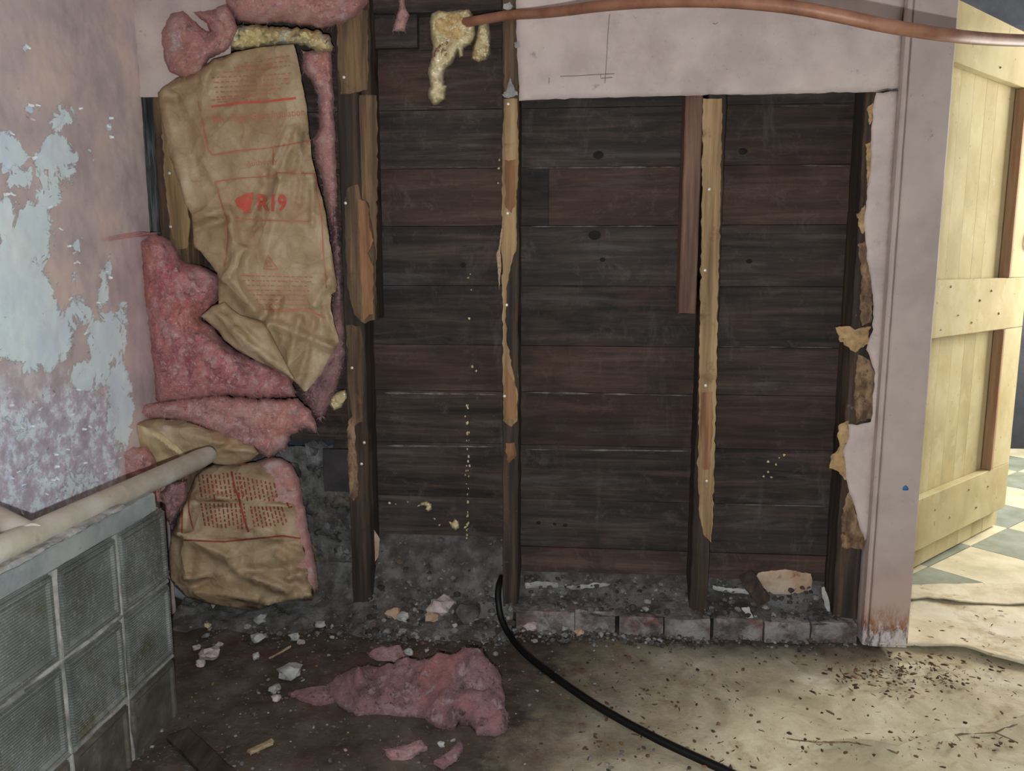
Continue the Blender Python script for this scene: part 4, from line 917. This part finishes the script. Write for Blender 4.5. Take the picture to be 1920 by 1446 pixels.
V, Fc = join([ribbon([(468, 394), (470, 399)], paper, 2.2), ribbon([(462, 398), (456, 400)], paper, 1.5)]); mk('printed_mark', V, Fc, M['red'], kp)
V, Fc = join([ribbon([(494, 505), (502, 479), (521, 505), (494, 505)], paper, 1.1), ribbon([(499, 500), (503, 488), (511, 500), (499, 500)], paper, .8)]); mk('printed_mark', V, Fc, M['red2'], kp)['label'] = 'small red triangle'
ln = []
for k in range(9):
    v = 113 + k * 9.2; u0 = 392 + max(0, 3 - k) * 22 * (k < 4) + 2 * k; u1 = 545 - (k > 5) * (k - 5) * 12
    ln += dashes(u0, v + 5, u1, v - 3 - 6 * (k < 3), paper, 1.25, rg)
ln += dashes(396, 188, 480, 180, paper, 1.2, rg)
V, Fc = join(ln); mk('small_print', V, Fc, M['red2'], kp)['kind'] = 'stuff'
ln = []
for k in range(8): ln += dashes(450 + 6 * k, 517 + k * 9, 586 - 2 * k, 520 + k * 8.6, paper, 1.2, rg)
V, Fc = join(ln); mk('small_print', V, Fc, M['red2'], kp)['kind'] = 'stuff'
V, Fc = join([ribbon([(505, 583), (540, 584), (575, 580), (610, 596)], paper, 1.6)]); mk('print_border', V, Fc, M['red2'], kp)

# --- lower batt
lb = thing('insulation_batt', (-.93, -.05, .0), 'slumped lower insulation batt with red printed kraft facing standing on the floor', 'insulation')
def y_lo(u, v): return -.035 - .03 * min(1, max(0, (v - 860) / 250))
s = Surf([(480, 866), (500, 858), (526, 858), (548, 872), (562, 900), (571, 950), (582, 1010), (593, 1062), (597, 1100), (588, 1112), (560, 1112), (520, 1080), (500, 1000), (490, 920)], -.02, lump(.055, 20, .010, .04, 2, .006), 5, rag=2, fr=.08, seed=6)
o = s.build('fibre_side', M['pinkpale'], lb, back=.055); fuzz(s.front, 1050, M['fibre'], o, 0.0074, 7)
LF = folds([(330, 1000, 440, 1050, .014, 16), (440, 1050, 560, 1010, -.008, 14), (350, 1010, 345, 1085, .010, 14), (345, 1085, 420, 1075, .012, 12), (420, 1075, 580, 1060, -.012, 14), (440, 1070, 540, 1110, .016, 14), (360, 1110, 480, 1125, .014, 12), (400, 1080, 350, 1110, -.010, 12), (500, 1135, 580, 1115, .014, 10), (540, 1085, 582, 1070, .012, 10), (365, 930, 560, 950, .010, 10), (370, 945, 540, 938, -.012, 10), (322, 1000, 590, 1012, .008, 8), (345, 950, 335, 1000, .012, 10), (460, 985, 570, 1035, .008, 12), (520, 1040, 570, 1085, .010, 12)])
lowp = Surf([(366, 893), (384, 878), (400, 871), (432, 874), (470, 868), (496, 866), (518, 884), (538, 904), (549, 930), (559, 960), (567, 1000), (572, 1040), (578, 1082), (588, 1108), (586, 1126), (562, 1126), (520, 1130), (482, 1144), (440, 1141), (390, 1132), (350, 1121), (326, 1098), (318, 1084), (317, 1030), (322, 1000), (331, 975), (346, 945), (356, 918)], y_lo, lambda u, v, d: .05 * math.sqrt(min(1, d / 60)) + LF(u, v) * 1.7 + .010 * crump(u, v, .020, 4.) + .004 * crump(u, v, .045, 7.), 5, rag=1.0, fr=.05, seed=7)
lp = lowp.build('paper_facing', M['kraft'], lb, thick=.0015); lp['label'] = 'creased kraft facing with columns of red print'
slab = Surf([(240, 773), (268, 758), (340, 747), (400, 741), (480, 748), (560, 748), (585, 776), (596, 802), (592, 813), (570, 801), (547, 815), (535, 842), (502, 857), (470, 842), (430, 826), (380, 802), (330, 788), (265, 786)], -.05, lump(.085, 24, .022, .03, 9, .012), 4, rag=3, fr=.08, seed=8)
o = slab.build('fibre_fill', M['pinkpale'], lb, back=.05); o['label'] = 'pale pink slab of fibre folded over the top'; fuzz(slab.front, 1800, M['fibre'], o, 0.0099, 8)
fold = Surf([(237, 802), (245, 788), (300, 785), (350, 789), (420, 811), (478, 831), (486, 850), (470, 864), (440, 874), (404, 871), (390, 864), (350, 862), (292, 878), (272, 862), (247, 840), (239, 818)], -.085, lambda u, v, d: .05 * math.sqrt(min(1, d / 28)) + .010 * crump(u, v, .022, 3.) + folds([(255, 790, 350, 865, .02, 14), (310, 800, 480, 850, .014, 14), (400, 840, 470, 830, -.012, 10), (245, 800, 262, 850, -.014, 8), (380, 860, 420, 830, .010, 10)])(u, v), 4, seed=9)
fo = fold.build('folded_flap', M['kraft'], lb, thick=.002); fo['label'] = 'kraft fold drooping over the printed facing'
fi = Surf([(256, 796), (300, 812), (330, 836), (352, 858), (320, 868), (292, 876), (274, 860), (262, 836)], lambda u, v: fold.y(u, v) - .006, lambda u, v, d: .004 * crump(u, v, .04, 2.), 4, rag=1, seed=2)
fi.build('flap_inside', M['kraft_in'], lb, thick=.002)['label'] = 'pale inner side of the kraft fold'
rg = random.Random(9); ln = []
for k in range(11):
    u = 372 + k * 7.7
    ln += dashes(u, 890 - (k > 5) * 3, u + 7 + .2 * k, 938, lowp, 1.5, rg); ln += dashes(u + 5 + .3 * k, 944, u + 13, 988 + k * .5, lowp, 1.5, rg)
for k in range(9):
    u = 448 + k * 8.2
    ln += dashes(u, 893 + k * 1.6, u + 8, 940, lowp, 1.5, rg); ln += dashes(u + 22 - k, 950, u + 30 - k * .6, 992 - k, lowp, 1.5, rg)
V, Fc = join(ln); mk('small_print', V, Fc, M['red3'], lp)['kind'] = 'stuff'
V, Fc = join([ribbon([(434, 884), (440, 915), (448, 935), (458, 975), (466, 998)], lowp, 1.9), ribbon([(341, 1000), (342, 955)], lowp, 1.4), ribbon([(362, 992), (354, 960), (353, 925)], lowp, 1.3), ribbon([(344, 1013), (420, 1016), (480, 1010), (530, 1005), (564, 1010)], lowp, 1.5), ribbon([(536, 938), (542, 952), (548, 950)], lowp, 1.6)])
mk('print_border', V, Fc, M['red3'], lp)
V, Fc = join([ribbon([(414, 868), (440, 871), (464, 870)], lowp, 1.4)]); mk('print_border', V, Fc, M['red3'], lp)
# --- loose clumps
def clump(name, poly, y0, back, T, wd, m, lab, seed, amp=.014, fz=200, cat='insulation', rag=2.5, res=5, amp2=.008):
    s = Surf(poly, y0, lump(T, wd, amp, .04, seed, amp2), res, rag=rag, fr=.09, seed=seed)
    t = thing(name, U(sum(p[0] for p in poly) / len(poly), max(p[1] for p in poly), back), lab, cat)
    s.build('fibre_body', M[m], t, back=back)
    if fz: fuzz(s.front, fz * 3, M['fibre'], t, .009, int(seed))
    return t
clump('insulation_clump', [(212, 846), (240, 840), (276, 838), (290, 858), (300, 890), (302, 940), (266, 952), (232, 906), (222, 890)], -.16, -.10, .05, 22, 'pinkpale', 'small pink block of insulation wedged behind the long pole', 11, fz=150)
clump('insulation_clump', [(300, 925), (318, 905), (352, 900), (352, 930), (332, 965), (322, 990), (304, 965)], -.05, 0, .04, 16, 'pinkdirty', 'dirty grey pink insulation clump at the end of the glass blocks', 15, fz=150)
clump('insulation_clump', [(412, -60), (416, -10), (424, 12), (442, 36), (482, 46), (530, 42), (600, 53), (642, 46), (676, 30), (692, 0), (694, -60)], .02, .09, .12, 40, 'pinkpale', 'large pink insulation clump hanging at the top of the stud bay', 12, fz=350, amp=.02)
tcl = clump('insulation_clump', [(302, 62), (320, 26), (344, 20), (358, 32), (372, 46), (386, 58), (393, 60), (388, 44), (372, 34), (362, 22), (402, 18), (426, 30), (436, 60), (420, 98), (392, 110), (376, 140), (346, 149), (318, 135), (308, 110)], -.02, .06, .07, 30, 'pinkpale', 'ragged pink insulation clump with a dark hole in the top left corner', 13, fz=250, amp=.02)
clump('insulation_clump', [(404, 14), (424, 8), (440, 30), (446, 60), (434, 84), (418, 100), (404, 96), (396, 70), (400, 40)], -.03, .05, .05, 18, 'pinkpale', 'small tan pink insulation clump left of the yellowed foam band', 17, fz=80, amp=.014)
clump('insulation_scrap', [(742, -20), (760, -20), (760, 10), (767, 28), (758, 59), (736, 58), (743, 34), (748, 8)], .055, .08, .02, 9, 'pinkpale', 'small pale pink insulation scrap stuck high on the boards', 14, fz=60, amp=.006, rag=1, res=4, amp2=.003)
# yellow foam band above the batt
def foamthing(name, poly, y0, back, T, wd, m, lab, seed, amp=.01, res=4, rag=1.2):
    s = Surf(poly, y0, lump(T, wd, amp, .05, seed, .012), res, rag=rag, fr=.1, seed=seed)
    o = s.build(name, M[m], None, back=back); return tag(o, lab, 'foam'), s
foamthing('spray_foam', [(425, 58), (450, 46), (520, 50), (600, 58), (623, 72), (624, 96), (592, 97), (570, 83), (540, 84), (490, 88), (445, 94), (430, 86)], .0, .08, .045, 14, 'foamyel', 'yellowed band of spray foam above the tall kraft batt', 3, amp=.02, rag=4)
# spray foam round the copper pipe
sf = thing('spray_foam', U(850, 195, .1), 'cream spray foam blob dripping down the boards around the copper pipe', 'foam')
def fpart(name, poly, y0, back, T, wd, m, seed, amp=.008, lab=None):
    s = Surf(poly, y0, lump(T, wd, amp * 1.6, .05, seed, .016), 3, rag=1.4, fr=.1, seed=seed); o = s.build(name, M[m], sf, back=back)
    if lab: o['label'] = lab
    return s
fpart('foam_body', [(806, 40), (808, 24), (822, 16), (838, 20), (850, 16), (880, 14), (886, 20), (890, 40), (892, 62), (884, 84), (870, 90), (868, 106), (862, 108), (858, 96), (850, 118), (838, 128), (832, 140), (833, 158), (838, 162), (834, 186), (822, 196), (812, 197), (804, 186), (802, 174), (806, 164), (804, 144), (802, 128), (808, 114), (812, 92), (808, 70)], .085, .099, .05, 12, 'foam', 2)
fpart('foam_lobe', [(898, 40), (918, 42), (921, 70), (921, 100), (912, 114), (896, 117), (884, 110), (886, 92), (893, 70)], .09, .099, .035, 11, 'foam', 5, lab='pale drooping lobe of foam')
fpart('cut_face', [(812, 34), (828, 28), (840, 22), (862, 24), (872, 36), (868, 46), (876, 58), (872, 76), (856, 76), (838, 72), (824, 64), (814, 56)], .045, .075, .014, 10, 'foamcut', 7, .004, 'dull trimmed face of the foam')
fpart('brown_patch', [(822, 78), (838, 74), (852, 78), (850, 92), (842, 108), (826, 112), (812, 108), (816, 94)], .048, .08, .008, 8, 'foambrown', 9, .004)
fpart('brown_patch', [(806, 172), (818, 166), (822, 174), (816, 182), (808, 182)], .052, .08, .006, 5, 'foambrown', 11, .002)
for poly, lab, sd in (([(782, 950), (790, 942), (800, 940), (809, 945), (810, 955), (803, 960), (797, 955), (800, 950), (795, 948)], 'small cream curl of foam low on the boards', 1), ([(842, 978), (848, 980), (853, 972), (860, 978), (861, 990), (854, 995), (847, 990)], 'small cream foam blob right of the foam curl', 2), ([(620, 745), (632, 735), (648, 730), (652, 745), (640, 764), (626, 770), (618, 760)], 'pale foam lump beside the split stud', 3)):
    foamthing('foam_drip', poly, .094 if sd < 3 else .05, .099 if sd < 3 else .09, .012, 5, 'foam', lab, sd + 20, amp=.002, res=2.5, rag=.4)
# pale drips and specks running down the boards
pcs = []; rg = random.Random(4)
for k in range(46):
    v = rg.uniform(750, 1015); p = U(876 + rg.gauss(0, 2.2), v, .0965); pcs.append(rock(p, rg.uniform(.0012, .0032), k, 1, 1.6))
for (u, v) in [(1440, 868), (1461, 860), (1470, 856), (1455, 873), (1440, 887), (1446, 897), (878, 522), (882, 515), (884, 545), (886, 690), (893, 698), (730, 945), (742, 946), (765, 943), (815, 975), (824, 986), (935, 318), (934, 345), (936, 302), (1432, 895), (700, 560), (880, 600)]:
    pcs.append(rock(U(u, v, .0965), rg.uniform(.0016, .004), u, 1, 1))
V, Fc = join(pcs); mk('paint_specks', V, Fc, M['foam'], wb)['kind'] = 'stuff'
for u in (826, 901):
    plate('stain_drip', [(u - 6, 428), (u + 7, 428), (u + 4, 445), (u + 2, 470), (u + 1, 512), (u - 2, 512), (u - 2, 470), (u - 5, 445)], 'knot', wb, y=.0985, thick=.003, rag=1, fr=.2, res=4, amp=0)
plate('scratch', [(1478, 545), (1482, 546), (1478, 575), (1481, 590), (1474, 612), (1464, 642), (1461, 641), (1471, 608), (1477, 590), (1474, 572)], 'torn', wb, y=.099, thick=.003, rag=1, fr=.2, res=3, amp=0)
plate('wood_splinter', [(940, 428), (943, 430), (938, 470), (940, 500), (936, 545), (933, 500), (931, 478), (936, 462)], 'chip', s2, y=.004, thick=.012, rag=1, fr=.2, res=3, amp=.002)

# ------------------------------------------------------------------ pipes and cable
pp = [(860, 44, .075), (880, 41, .03), (920, 34, -.005), (960, 28, -.04), (1010, 25, -.10), (1060, 20, -.17), (1120, 12, -.25), (1200, 5, -.34), (1290, 2, -.42), (1380, 4, -.48), (1480, 13, -.52), (1560, 27, -.54), (1650, 46, -.55), (1720, 58, -.53), (1785, 67, -.48), (1850, 73, -.38), (1920, 76, -.26), (2010, 77, -.10), (2110, 74, .04)]
V, Fc = tube(smoothpath([U(*p) for p in pp], 6), .0118, 16)
tag(mk('copper_pipe', V, Fc, M['copper']), 'bent brown copper pipe crossing the top of the wall', 'pipe')
cb = [U(941, 1082, .03), U(935, 1100, -.005), U(934, 1125, -.03), U(940, 1160, -.055), G(956, 1192, .012), G(985, 1226, .010), G(1030, 1262, .009), G(1090, 1305, .009), G(1150, 1342, .009), G(1230, 1385, .009), G(1300, 1418, .009), G(1370, 1450, .009), G(1460, 1495, .009)]
V, Fc = tube(smoothpath(cb, 8), .0088, 12)
tag(mk('cable', V, Fc, M['rubber']), 'thick black cable curving across the floor from the middle stud', 'cable')
a, b = G(300, 1096, .017), G(408, 1141, .017)
o = mk('plastic_pipe', *tube([a.lerp(b, t) for t in np.linspace(0, 1, 6)], .0165, 16, hollow=.8), M['pvc']); tag(o, 'short dusty white plastic pipe on the floor under the lower batt', 'pipe')

# ------------------------------------------------------------------ things on the floor
def mound(name, pts, m, bump, wd, res, seed, lab, cat, amp=.01, rag=.004, fz=0):
    """mass lying on the floor: outline (u, v, z-of-edge)"""
    W = [G(u, v, z) for u, v, z in pts]; poly = [(p.x, p.y) for p in W]; zs = [p.z for p in W]
    po = outline(poly, res, rag, 40, seed); uv, fc = fill(po, res, int(seed)); d = bdist(uv, po); fr = []
    for (x, y), dd in zip(uv, d):
        ws = [1 / (1e-5 + (x - q[0]) ** 2 + (y - q[1]) ** 2) for q in poly]; z = sum(a * b for a, b in zip(ws, zs)) / sum(ws)
        e = min(1, dd / wd); e = math.sqrt(1 - (1 - e) ** 2)
        q = Vector((x, y, seed))
        fr.append(Vector((x, y, z * .9 + .004 + bump * e + min(1, dd / (wd * .5)) * (amp * noise.fractal(q * 22, .8, 2.1, 5) + amp * .9 * (abs(noise.noise(q * 34)) - .3)))))
    bk = [Vector((p.x, p.y, -.004)) for p in fr]
    c = sum((Vector(p) for p in fr), Vector()) / len(fr); t = thing(name, (c.x, c.y, 0), lab, cat)
    closed('fibre_body', uv, fc, fr, bk, M[m], t)
    if fz: fuzz(fr, fz * 2, M['pinkfloor'], t, .010, int(seed))
    return t
mound('insulation_clump', [(600, 1300, .0), (655, 1270, .02), (700, 1256, .035), (770, 1238, .06), (830, 1228, .08), (880, 1214, .10), (905, 1216, .10), (920, 1240, .085), (938, 1262, .06), (945, 1300, .04), (950, 1335, .02), (955, 1370, .0), (930, 1378, .0), (895, 1376, .0), (880, 1350, .01), (860, 1340, .02), (850, 1368, .0), (820, 1362, .0), (790, 1345, .0), (730, 1345, .0), (670, 1342, .0), (640, 1325, .0)], 'pinkfloor', .028, .05, .0085, 21, 'torn pink insulation clump lying on the dirt floor', 'insulation', amp=.021, fz=1400)
mound('insulation_scrap', [(540, 1302, 0), (560, 1296, 0), (600, 1290, .004), (640, 1290, .004), (650, 1310, 0), (600, 1322, 0), (565, 1312, 0)], 'pinkfloor', .008, .02, .007, 22, 'thin grey pink insulation tail left of the torn floor clump', 'insulation', amp=.006, fz=120)
mound('insulation_scrap', [(690, 1226, .0), (720, 1216, .01), (750, 1214, .02), (768, 1232, .015), (740, 1240, .0), (705, 1236, 0)], 'pinkdirty', .012, .02, .007, 23, 'small purple grey insulation scrap behind the torn floor clump', 'insulation', amp=.008, fz=120)
mound('insulation_scrap', [(720, 1410, 0), (760, 1400, 0), (790, 1390, .004), (800, 1404, 0), (770, 1420, 0), (735, 1424, 0)], 'pinkdirty', .008, .02, .007, 24, 'flat dirty insulation scrap nearest the camera', 'insulation', amp=.006, fz=100)
mound('insulation_scrap', [(815, 1430, 0), (840, 1415, .002), (862, 1390, .004), (868, 1400, 0), (856, 1424, 0), (830, 1440, 0)], 'pinkfloor', .008, .015, .006, 25, 'curled insulation shred in front of the torn floor clump', 'insulation', amp=.006, fz=80)
# planks and chips
a0, a1, b1, b0 = [G(*p) for p in ((318, 1394), (351, 1371), (434, 1446), (367, 1446))]
ax = ((a0 + a1) / 2); bx = ax + ((b1 + b0) / 2 - ax) * 3.2; side = (a1 - a0)
dirp = (bx - ax).normalized(); wv = dirp.cross(Vector((0, 0, 1))).normalized() * .024
o = mk('plank', *beam(ax + Vector((0, 0, .006)), bx + Vector((0, 0, .006)), wv, Vector((0, 0, .007)), seg=24, ch=.002, rag=.003, ends=.006), M['dirtwood']); tag(o, 'muddy dark plank on the floor at the foot of the glass blocks', 'plank')
a, b = G(468, 1410, .008), G(512, 1390, .008)
o = mk('wood_chip', *beam(a, b, (b - a).normalized().cross(Vector((0, 0, 1))) * .007, Vector((0, 0, .0035)), seg=8, ch=.001, rag=.003, ends=.006), M['chip']); tag(o, 'pale split wood chip near the dark plank', 'wood chip')
a, b = G(506, 1234, .006), G(546, 1212, .006)
o = mk('wood_chip', *beam(a, b, (b - a).normalized().cross(Vector((0, 0, 1))) * .0028, Vector((0, 0, .002)), seg=8, ch=.0007, rag=.002, ends=.004), M['chip']); tag(o, 'thin straw coloured wood sliver left of the torn floor clump', 'wood chip')
a, b = U(1398, 1078, .06), U(1432, 1128, .0)
o = mk('wood_scrap', *beam(a, b, Vector((.016, 0, .01)), Vector((0, .006, .004)), seg=10, ch=.001, rag=.004, ends=.01), M['stud']); tag(o, 'dark wood scrap leaning by the tan plaster remnant', 'wood scrap')

# plaster chunks, each a thing
chunks = [(545, 1266, 19, .5, 'plaster', 'largest white plaster chunk, left of the torn floor clump'), (396, 1232, 16, .6, 'plasterpink', 'pinkish plaster chunk beside the glass blocks'), (376, 1247, 8, .9, 'plasterpink', 'small plaster bit touching the pinkish chunk'),
          (515, 1297, 9, .8, 'plaster', 'white plaster pebble at the tip of the insulation tail'), (519, 1311, 7, .7, 'plasterpink', 'grey pebble below the white pebble at the insulation tail'), (481, 1234, 6, .9, 'plaster', 'tiny bright white plaster bit left of the straw sliver'),
          (484, 1202, 12, .7, 'plaster', 'grey white plaster chunk below the lower batt'), (490, 1166, 14, .5, 'plaster', 'flat grey plaster flake below the lower batt'), (480, 1157, 6, .8, 'plaster', 'small bluish plaster bit above the flat flake'), (584, 1155, 12, .7, 'plaster', 'white plaster chunk under the right corner of the lower batt'),
          (578, 1132, 8, 1, 'plaster', 'upright white plaster bit at the lower batt corner'), (553, 1198, 9, .7, 'plaster', 'pale plaster pebble pair left half'), (564, 1206, 7, .7, 'plasterpink', 'pinkish plaster pebble right of the pale pebble'), (464, 1177, 6, .8, 'plaster', 'round pebble left of the flat flake'),
          (826, 1142, 22, .8, 'plasterpink', 'large pinkish plaster lump in the rubble between the studs'), (874, 1150, 26, .7, 'bed', 'large grey mortar lump left of the black cable'), (810, 1160, 12, .8, 'plastertan', 'tan mortar lump below the pinkish lump'), (752, 1158, 11, .9, 'plaster', 'white topped stone in the rubble right of the split stud'), (738, 1152, 13, .7, 'plastertan', 'brown round stone beside the white topped stone'),
          (995, 1180, 12, .7, 'plasterpink', 'grey plaster lump just right of the black cable'), (1040, 1172, 14, .5, 'plaster', 'white plaster flake in front of the bricks'), (1058, 1184, 6, .8, 'plaster', 'small white bit right of the white flake'), (766, 1226, 8, .9, 'plaster', 'grey crumb behind the torn floor clump'),
          (828, 1398, 6, .8, 'plaster', 'small white pebble in front of the torn floor clump'), (390, 1175, 5, .9, 'foamyel', 'round yellow pebble beside the white plastic pipe'), (410, 1212, 6, .8, 'plasterpink', 'small pink plaster bit above the pinkish chunk'), (370, 1215, 7, .6, 'plasterpink', 'flat pink plaster bit left of the small pink bit'), (600, 1175, 9, .6, 'plaster', 'grey crumb cluster piece below the split stud'), (855, 1182, 10, .6, 'plasterpink', 'peach coloured plaster bit below the grey mortar lump'), (1086, 1188, 9, .6, 'plastertan', 'tan crumb in front of the brick row')]
def zfloor(u, v): return 0.0
for k, (u, v, rp, fl0, m, lab) in enumerate(chunks):
    on = 700 < u < 935 and v < 1170
    p = U(u, v, -.02 - .03 * (v > 1150)) if on else G(u, v, .004)
    R = rp * (p - Vector(CAM)).length / F
    base = Vector((p.x, p.y, p.z - R * fl0)) if on else Vector((p.x, p.y - R * .1, .0))
    V, Fc = rock((0, 0, 0), R, k * 1.7 + .3, 2, fl0)
    for i, q in enumerate(V): V[i] = q + .12 * R * Vector((noise.noise(q / R * 3), noise.noise(q / R * 3 + Vector((5, 0, 0))), noise.noise(q / R * 3 + Vector((0, 5, 0)))))
    zm = min(q.z for q in V); V = [q + base - Vector((0, 0, zm)) for q in V]
    tag(mk('plaster_chunk', V, Fc, M[m], smooth=(k % 3 == 0)), lab, 'plaster', 'plaster chunks along the wall foot')

# rubble heaps (uncountable)
def tint_mesh(name, pcs, cols, par=None, mat_=None, smooth=False):
    V, Fc, C_ = [], [], []
    for (v, f), c in zip(pcs, cols):
        n = len(V); V += v; Fc += [tuple(i + n for i in q) for q in f]; C_ += [lin(c)] * len(v)
    o = mk(name, V, Fc, mat_ or M['debris'], par, smooth=smooth, recalc=False)
    a = o.data.color_attributes.new('tint', 'FLOAT_COLOR', 'POINT'); a.data.foreach_set('color', [x for c in C_ for x in c]); return o
hp = thing('rubble_heap', (-.4, .03, 0), 'grey heap of crumbled mortar at the foot of the two left studs', 'rubble', None, 'stuff')
V, Fc = heap('', -.60, -.19, [(.10, .215), (.085, .20), (.06, .15), (.03, .10), (.0, .06), (-.04, .025), (-.10, .0), (-.12, -.012)], M['bed'], amp=.018, seed=2, n=70, ny=50)
o = mk('mortar_dust', V, Fc, M['bed'], hp, recalc=False); o['kind'] = 'stuff'
V, Fc = heap('', -1.14, -.57, [(.08, .13), (.05, .08), (.01, .045), (-.04, .022), (-.09, .004), (-.12, -.012)], M['bed'], amp=.018, seed=6, n=70, ny=40)
o = mk('mortar_dust', V, Fc, M['bed'], hp, recalc=False); o['kind'] = 'stuff'
rg = random.Random(11); pcs, cols = [], []
greys = [(78, 75, 72), (92, 89, 86), (112, 110, 107), (64, 58, 54), (86, 72, 66), (56, 49, 44), (136, 134, 132), (84, 82, 84), (70, 64, 60)]
def hz(y):  # heap profile height
    pr = [(.10, .215), (.085, .20), (.06, .15), (.03, .10), (.0, .06), (-.04, .025), (-.10, .0), (-.3, 0)]
    for (a, b), (c, d) in zip(pr, pr[1:]):
        if c <= y <= a: return d + (b - d) * (y - c) / (a - c)
    return 0
for k in range(520):
    x = rg.uniform(-.60, -.19); y = rg.triangular(-.13, .09, -.06); r = rg.choice([.003, .004, .005, .006, .009, .012]) * rg.uniform(.6, 1.1)
    pcs.append(rock((x, y, hz(y) - .002), r, k * .37, 1, .7)); cols.append(rg.choice(greys))
o = tint_mesh('mortar_crumbs', pcs, cols, hp); o['kind'] = 'stuff'
pcs, cols = [], []
for k in range(1300):
    x = rg.uniform(-1.02, .72); wall = .06 if x < -.6 else -.035
    if -.2 < x: y = rg.triangular(-.12, -.035, -.04); z = 0
    elif x < -.6: y = rg.triangular(-.22, .07, -.02); z = .0
    else: y = rg.triangular(-.2, -.06, -.08); z = 0
    if x > .3 and rg.random() < .65: continue
    r = rg.choice([.0022, .003, .004, .005, .008]) * rg.uniform(.6, 1.2)
    pcs.append(rock((x, y, z - .001), r, k * .53, 1, .7)); cols.append(rg.choice(greys))
for k in range(500):   # on top of the bricks
    x = rg.uniform(-.17, .70); y = rg.uniform(-.02, .085); r = rg.choice([.0022, .003, .004, .006, .009]) * rg.uniform(.6, 1.2)
    pcs.append(rock((x, y, .054 + max(0, y) * .6), r, k * .71, 1, .7)); cols.append(rg.choice(greys))
o = tint_mesh('rubble', pcs, cols); tag(o, 'fine grey mortar rubble scattered along the foot of the wall', 'rubble', None, 'stuff')
pcs, cols = [], []
for k in range(2000):
    x = rg.uniform(-.9, .35); y = rg.uniform(-1.0, -.08)
    if rg.random() < (x + .9) / 1.9: continue
    r = rg.choice([.001, .0014, .0018, .0026, .0036]) * rg.uniform(.7, 1.3)
    q = rock((x, y, .001), r, k * .77, 1, .6, (rg.uniform(.7, 1.8), 1, 1)); pcs.append(q); cols.append(rg.choice(greys + [(88, 66, 50), (70, 56, 46), (118, 92, 62), (130, 100, 100)]))
o = tint_mesh('floor_grit', pcs, cols); tag(o, 'grit and splinters strewn over the dirt floor', 'grit', None, 'stuff')
pcs, cols = [], []
browns = [(70, 50, 36), (92, 66, 46), (52, 40, 32), (110, 84, 60), (84, 60, 48)]
def leafbit(x, y, z, s, th, k):
    c, s_ = math.cos(th), math.sin(th); q = []
    for i in range(4):
        for j in range(2):
            t = i / 3 - .5; wd = (.5 - abs(t) * .7) * .5 * (1 if j else -1)
            a, b = t * s * 2, wd * s * (.8 + .4 * nz(k, i))
            q.append(Vector((x + a * c - b * s_, y + a * s_ + b * c, z + .0012 + s * .25 * (nz(k * 1.3, i * .7, j) + .4))))
    n = len(q); q += [v - Vector((0, 0, .0006)) for v in q]
    f = [(i * 2, i * 2 + 1, i * 2 + 3, i * 2 + 2) for i in range(3)]
    return q, f + [tuple(reversed([a + n for a in g])) for g in f]
for k in range(760):
    if k < 380:
        u, v = rg.gauss(1690, 95), rg.gauss(1262, 22)
        if u < 1480 or v < 1222 + max(0, (u - 1760) * .12): continue
    elif k < 440: u, v = rg.uniform(1700, 1915), rg.uniform(1140, 1215)
    elif k < 500: u, v = rg.uniform(1480, 1900), 1395 + rg.gauss(0, 8)
    else: u, v = rg.uniform(1080, 1915), rg.uniform(1225, 1440)
    p = G(u, v, .006)
    if k % 3: pcs.append(rock((p.x, p.y, .004), rg.choice([.0012, .0018, .0026, .0038, .005]), k * .91, 1, .45, (rg.uniform(.8, 2.0), .8, 1)))
    else: pcs.append(leafbit(p.x, p.y, .008, rg.uniform(.0025, .0085), rg.uniform(0, 6.28), k))
    cols.append(rg.choice(browns))
o = tint_mesh('leaf_litter', pcs, cols); tag(o, 'brown leaf crumbs and insect litter on the sunlit cream floor', 'litter', None, 'stuff')

for o in bpy.data.objects:
    if '_o' in o: del o['_o']
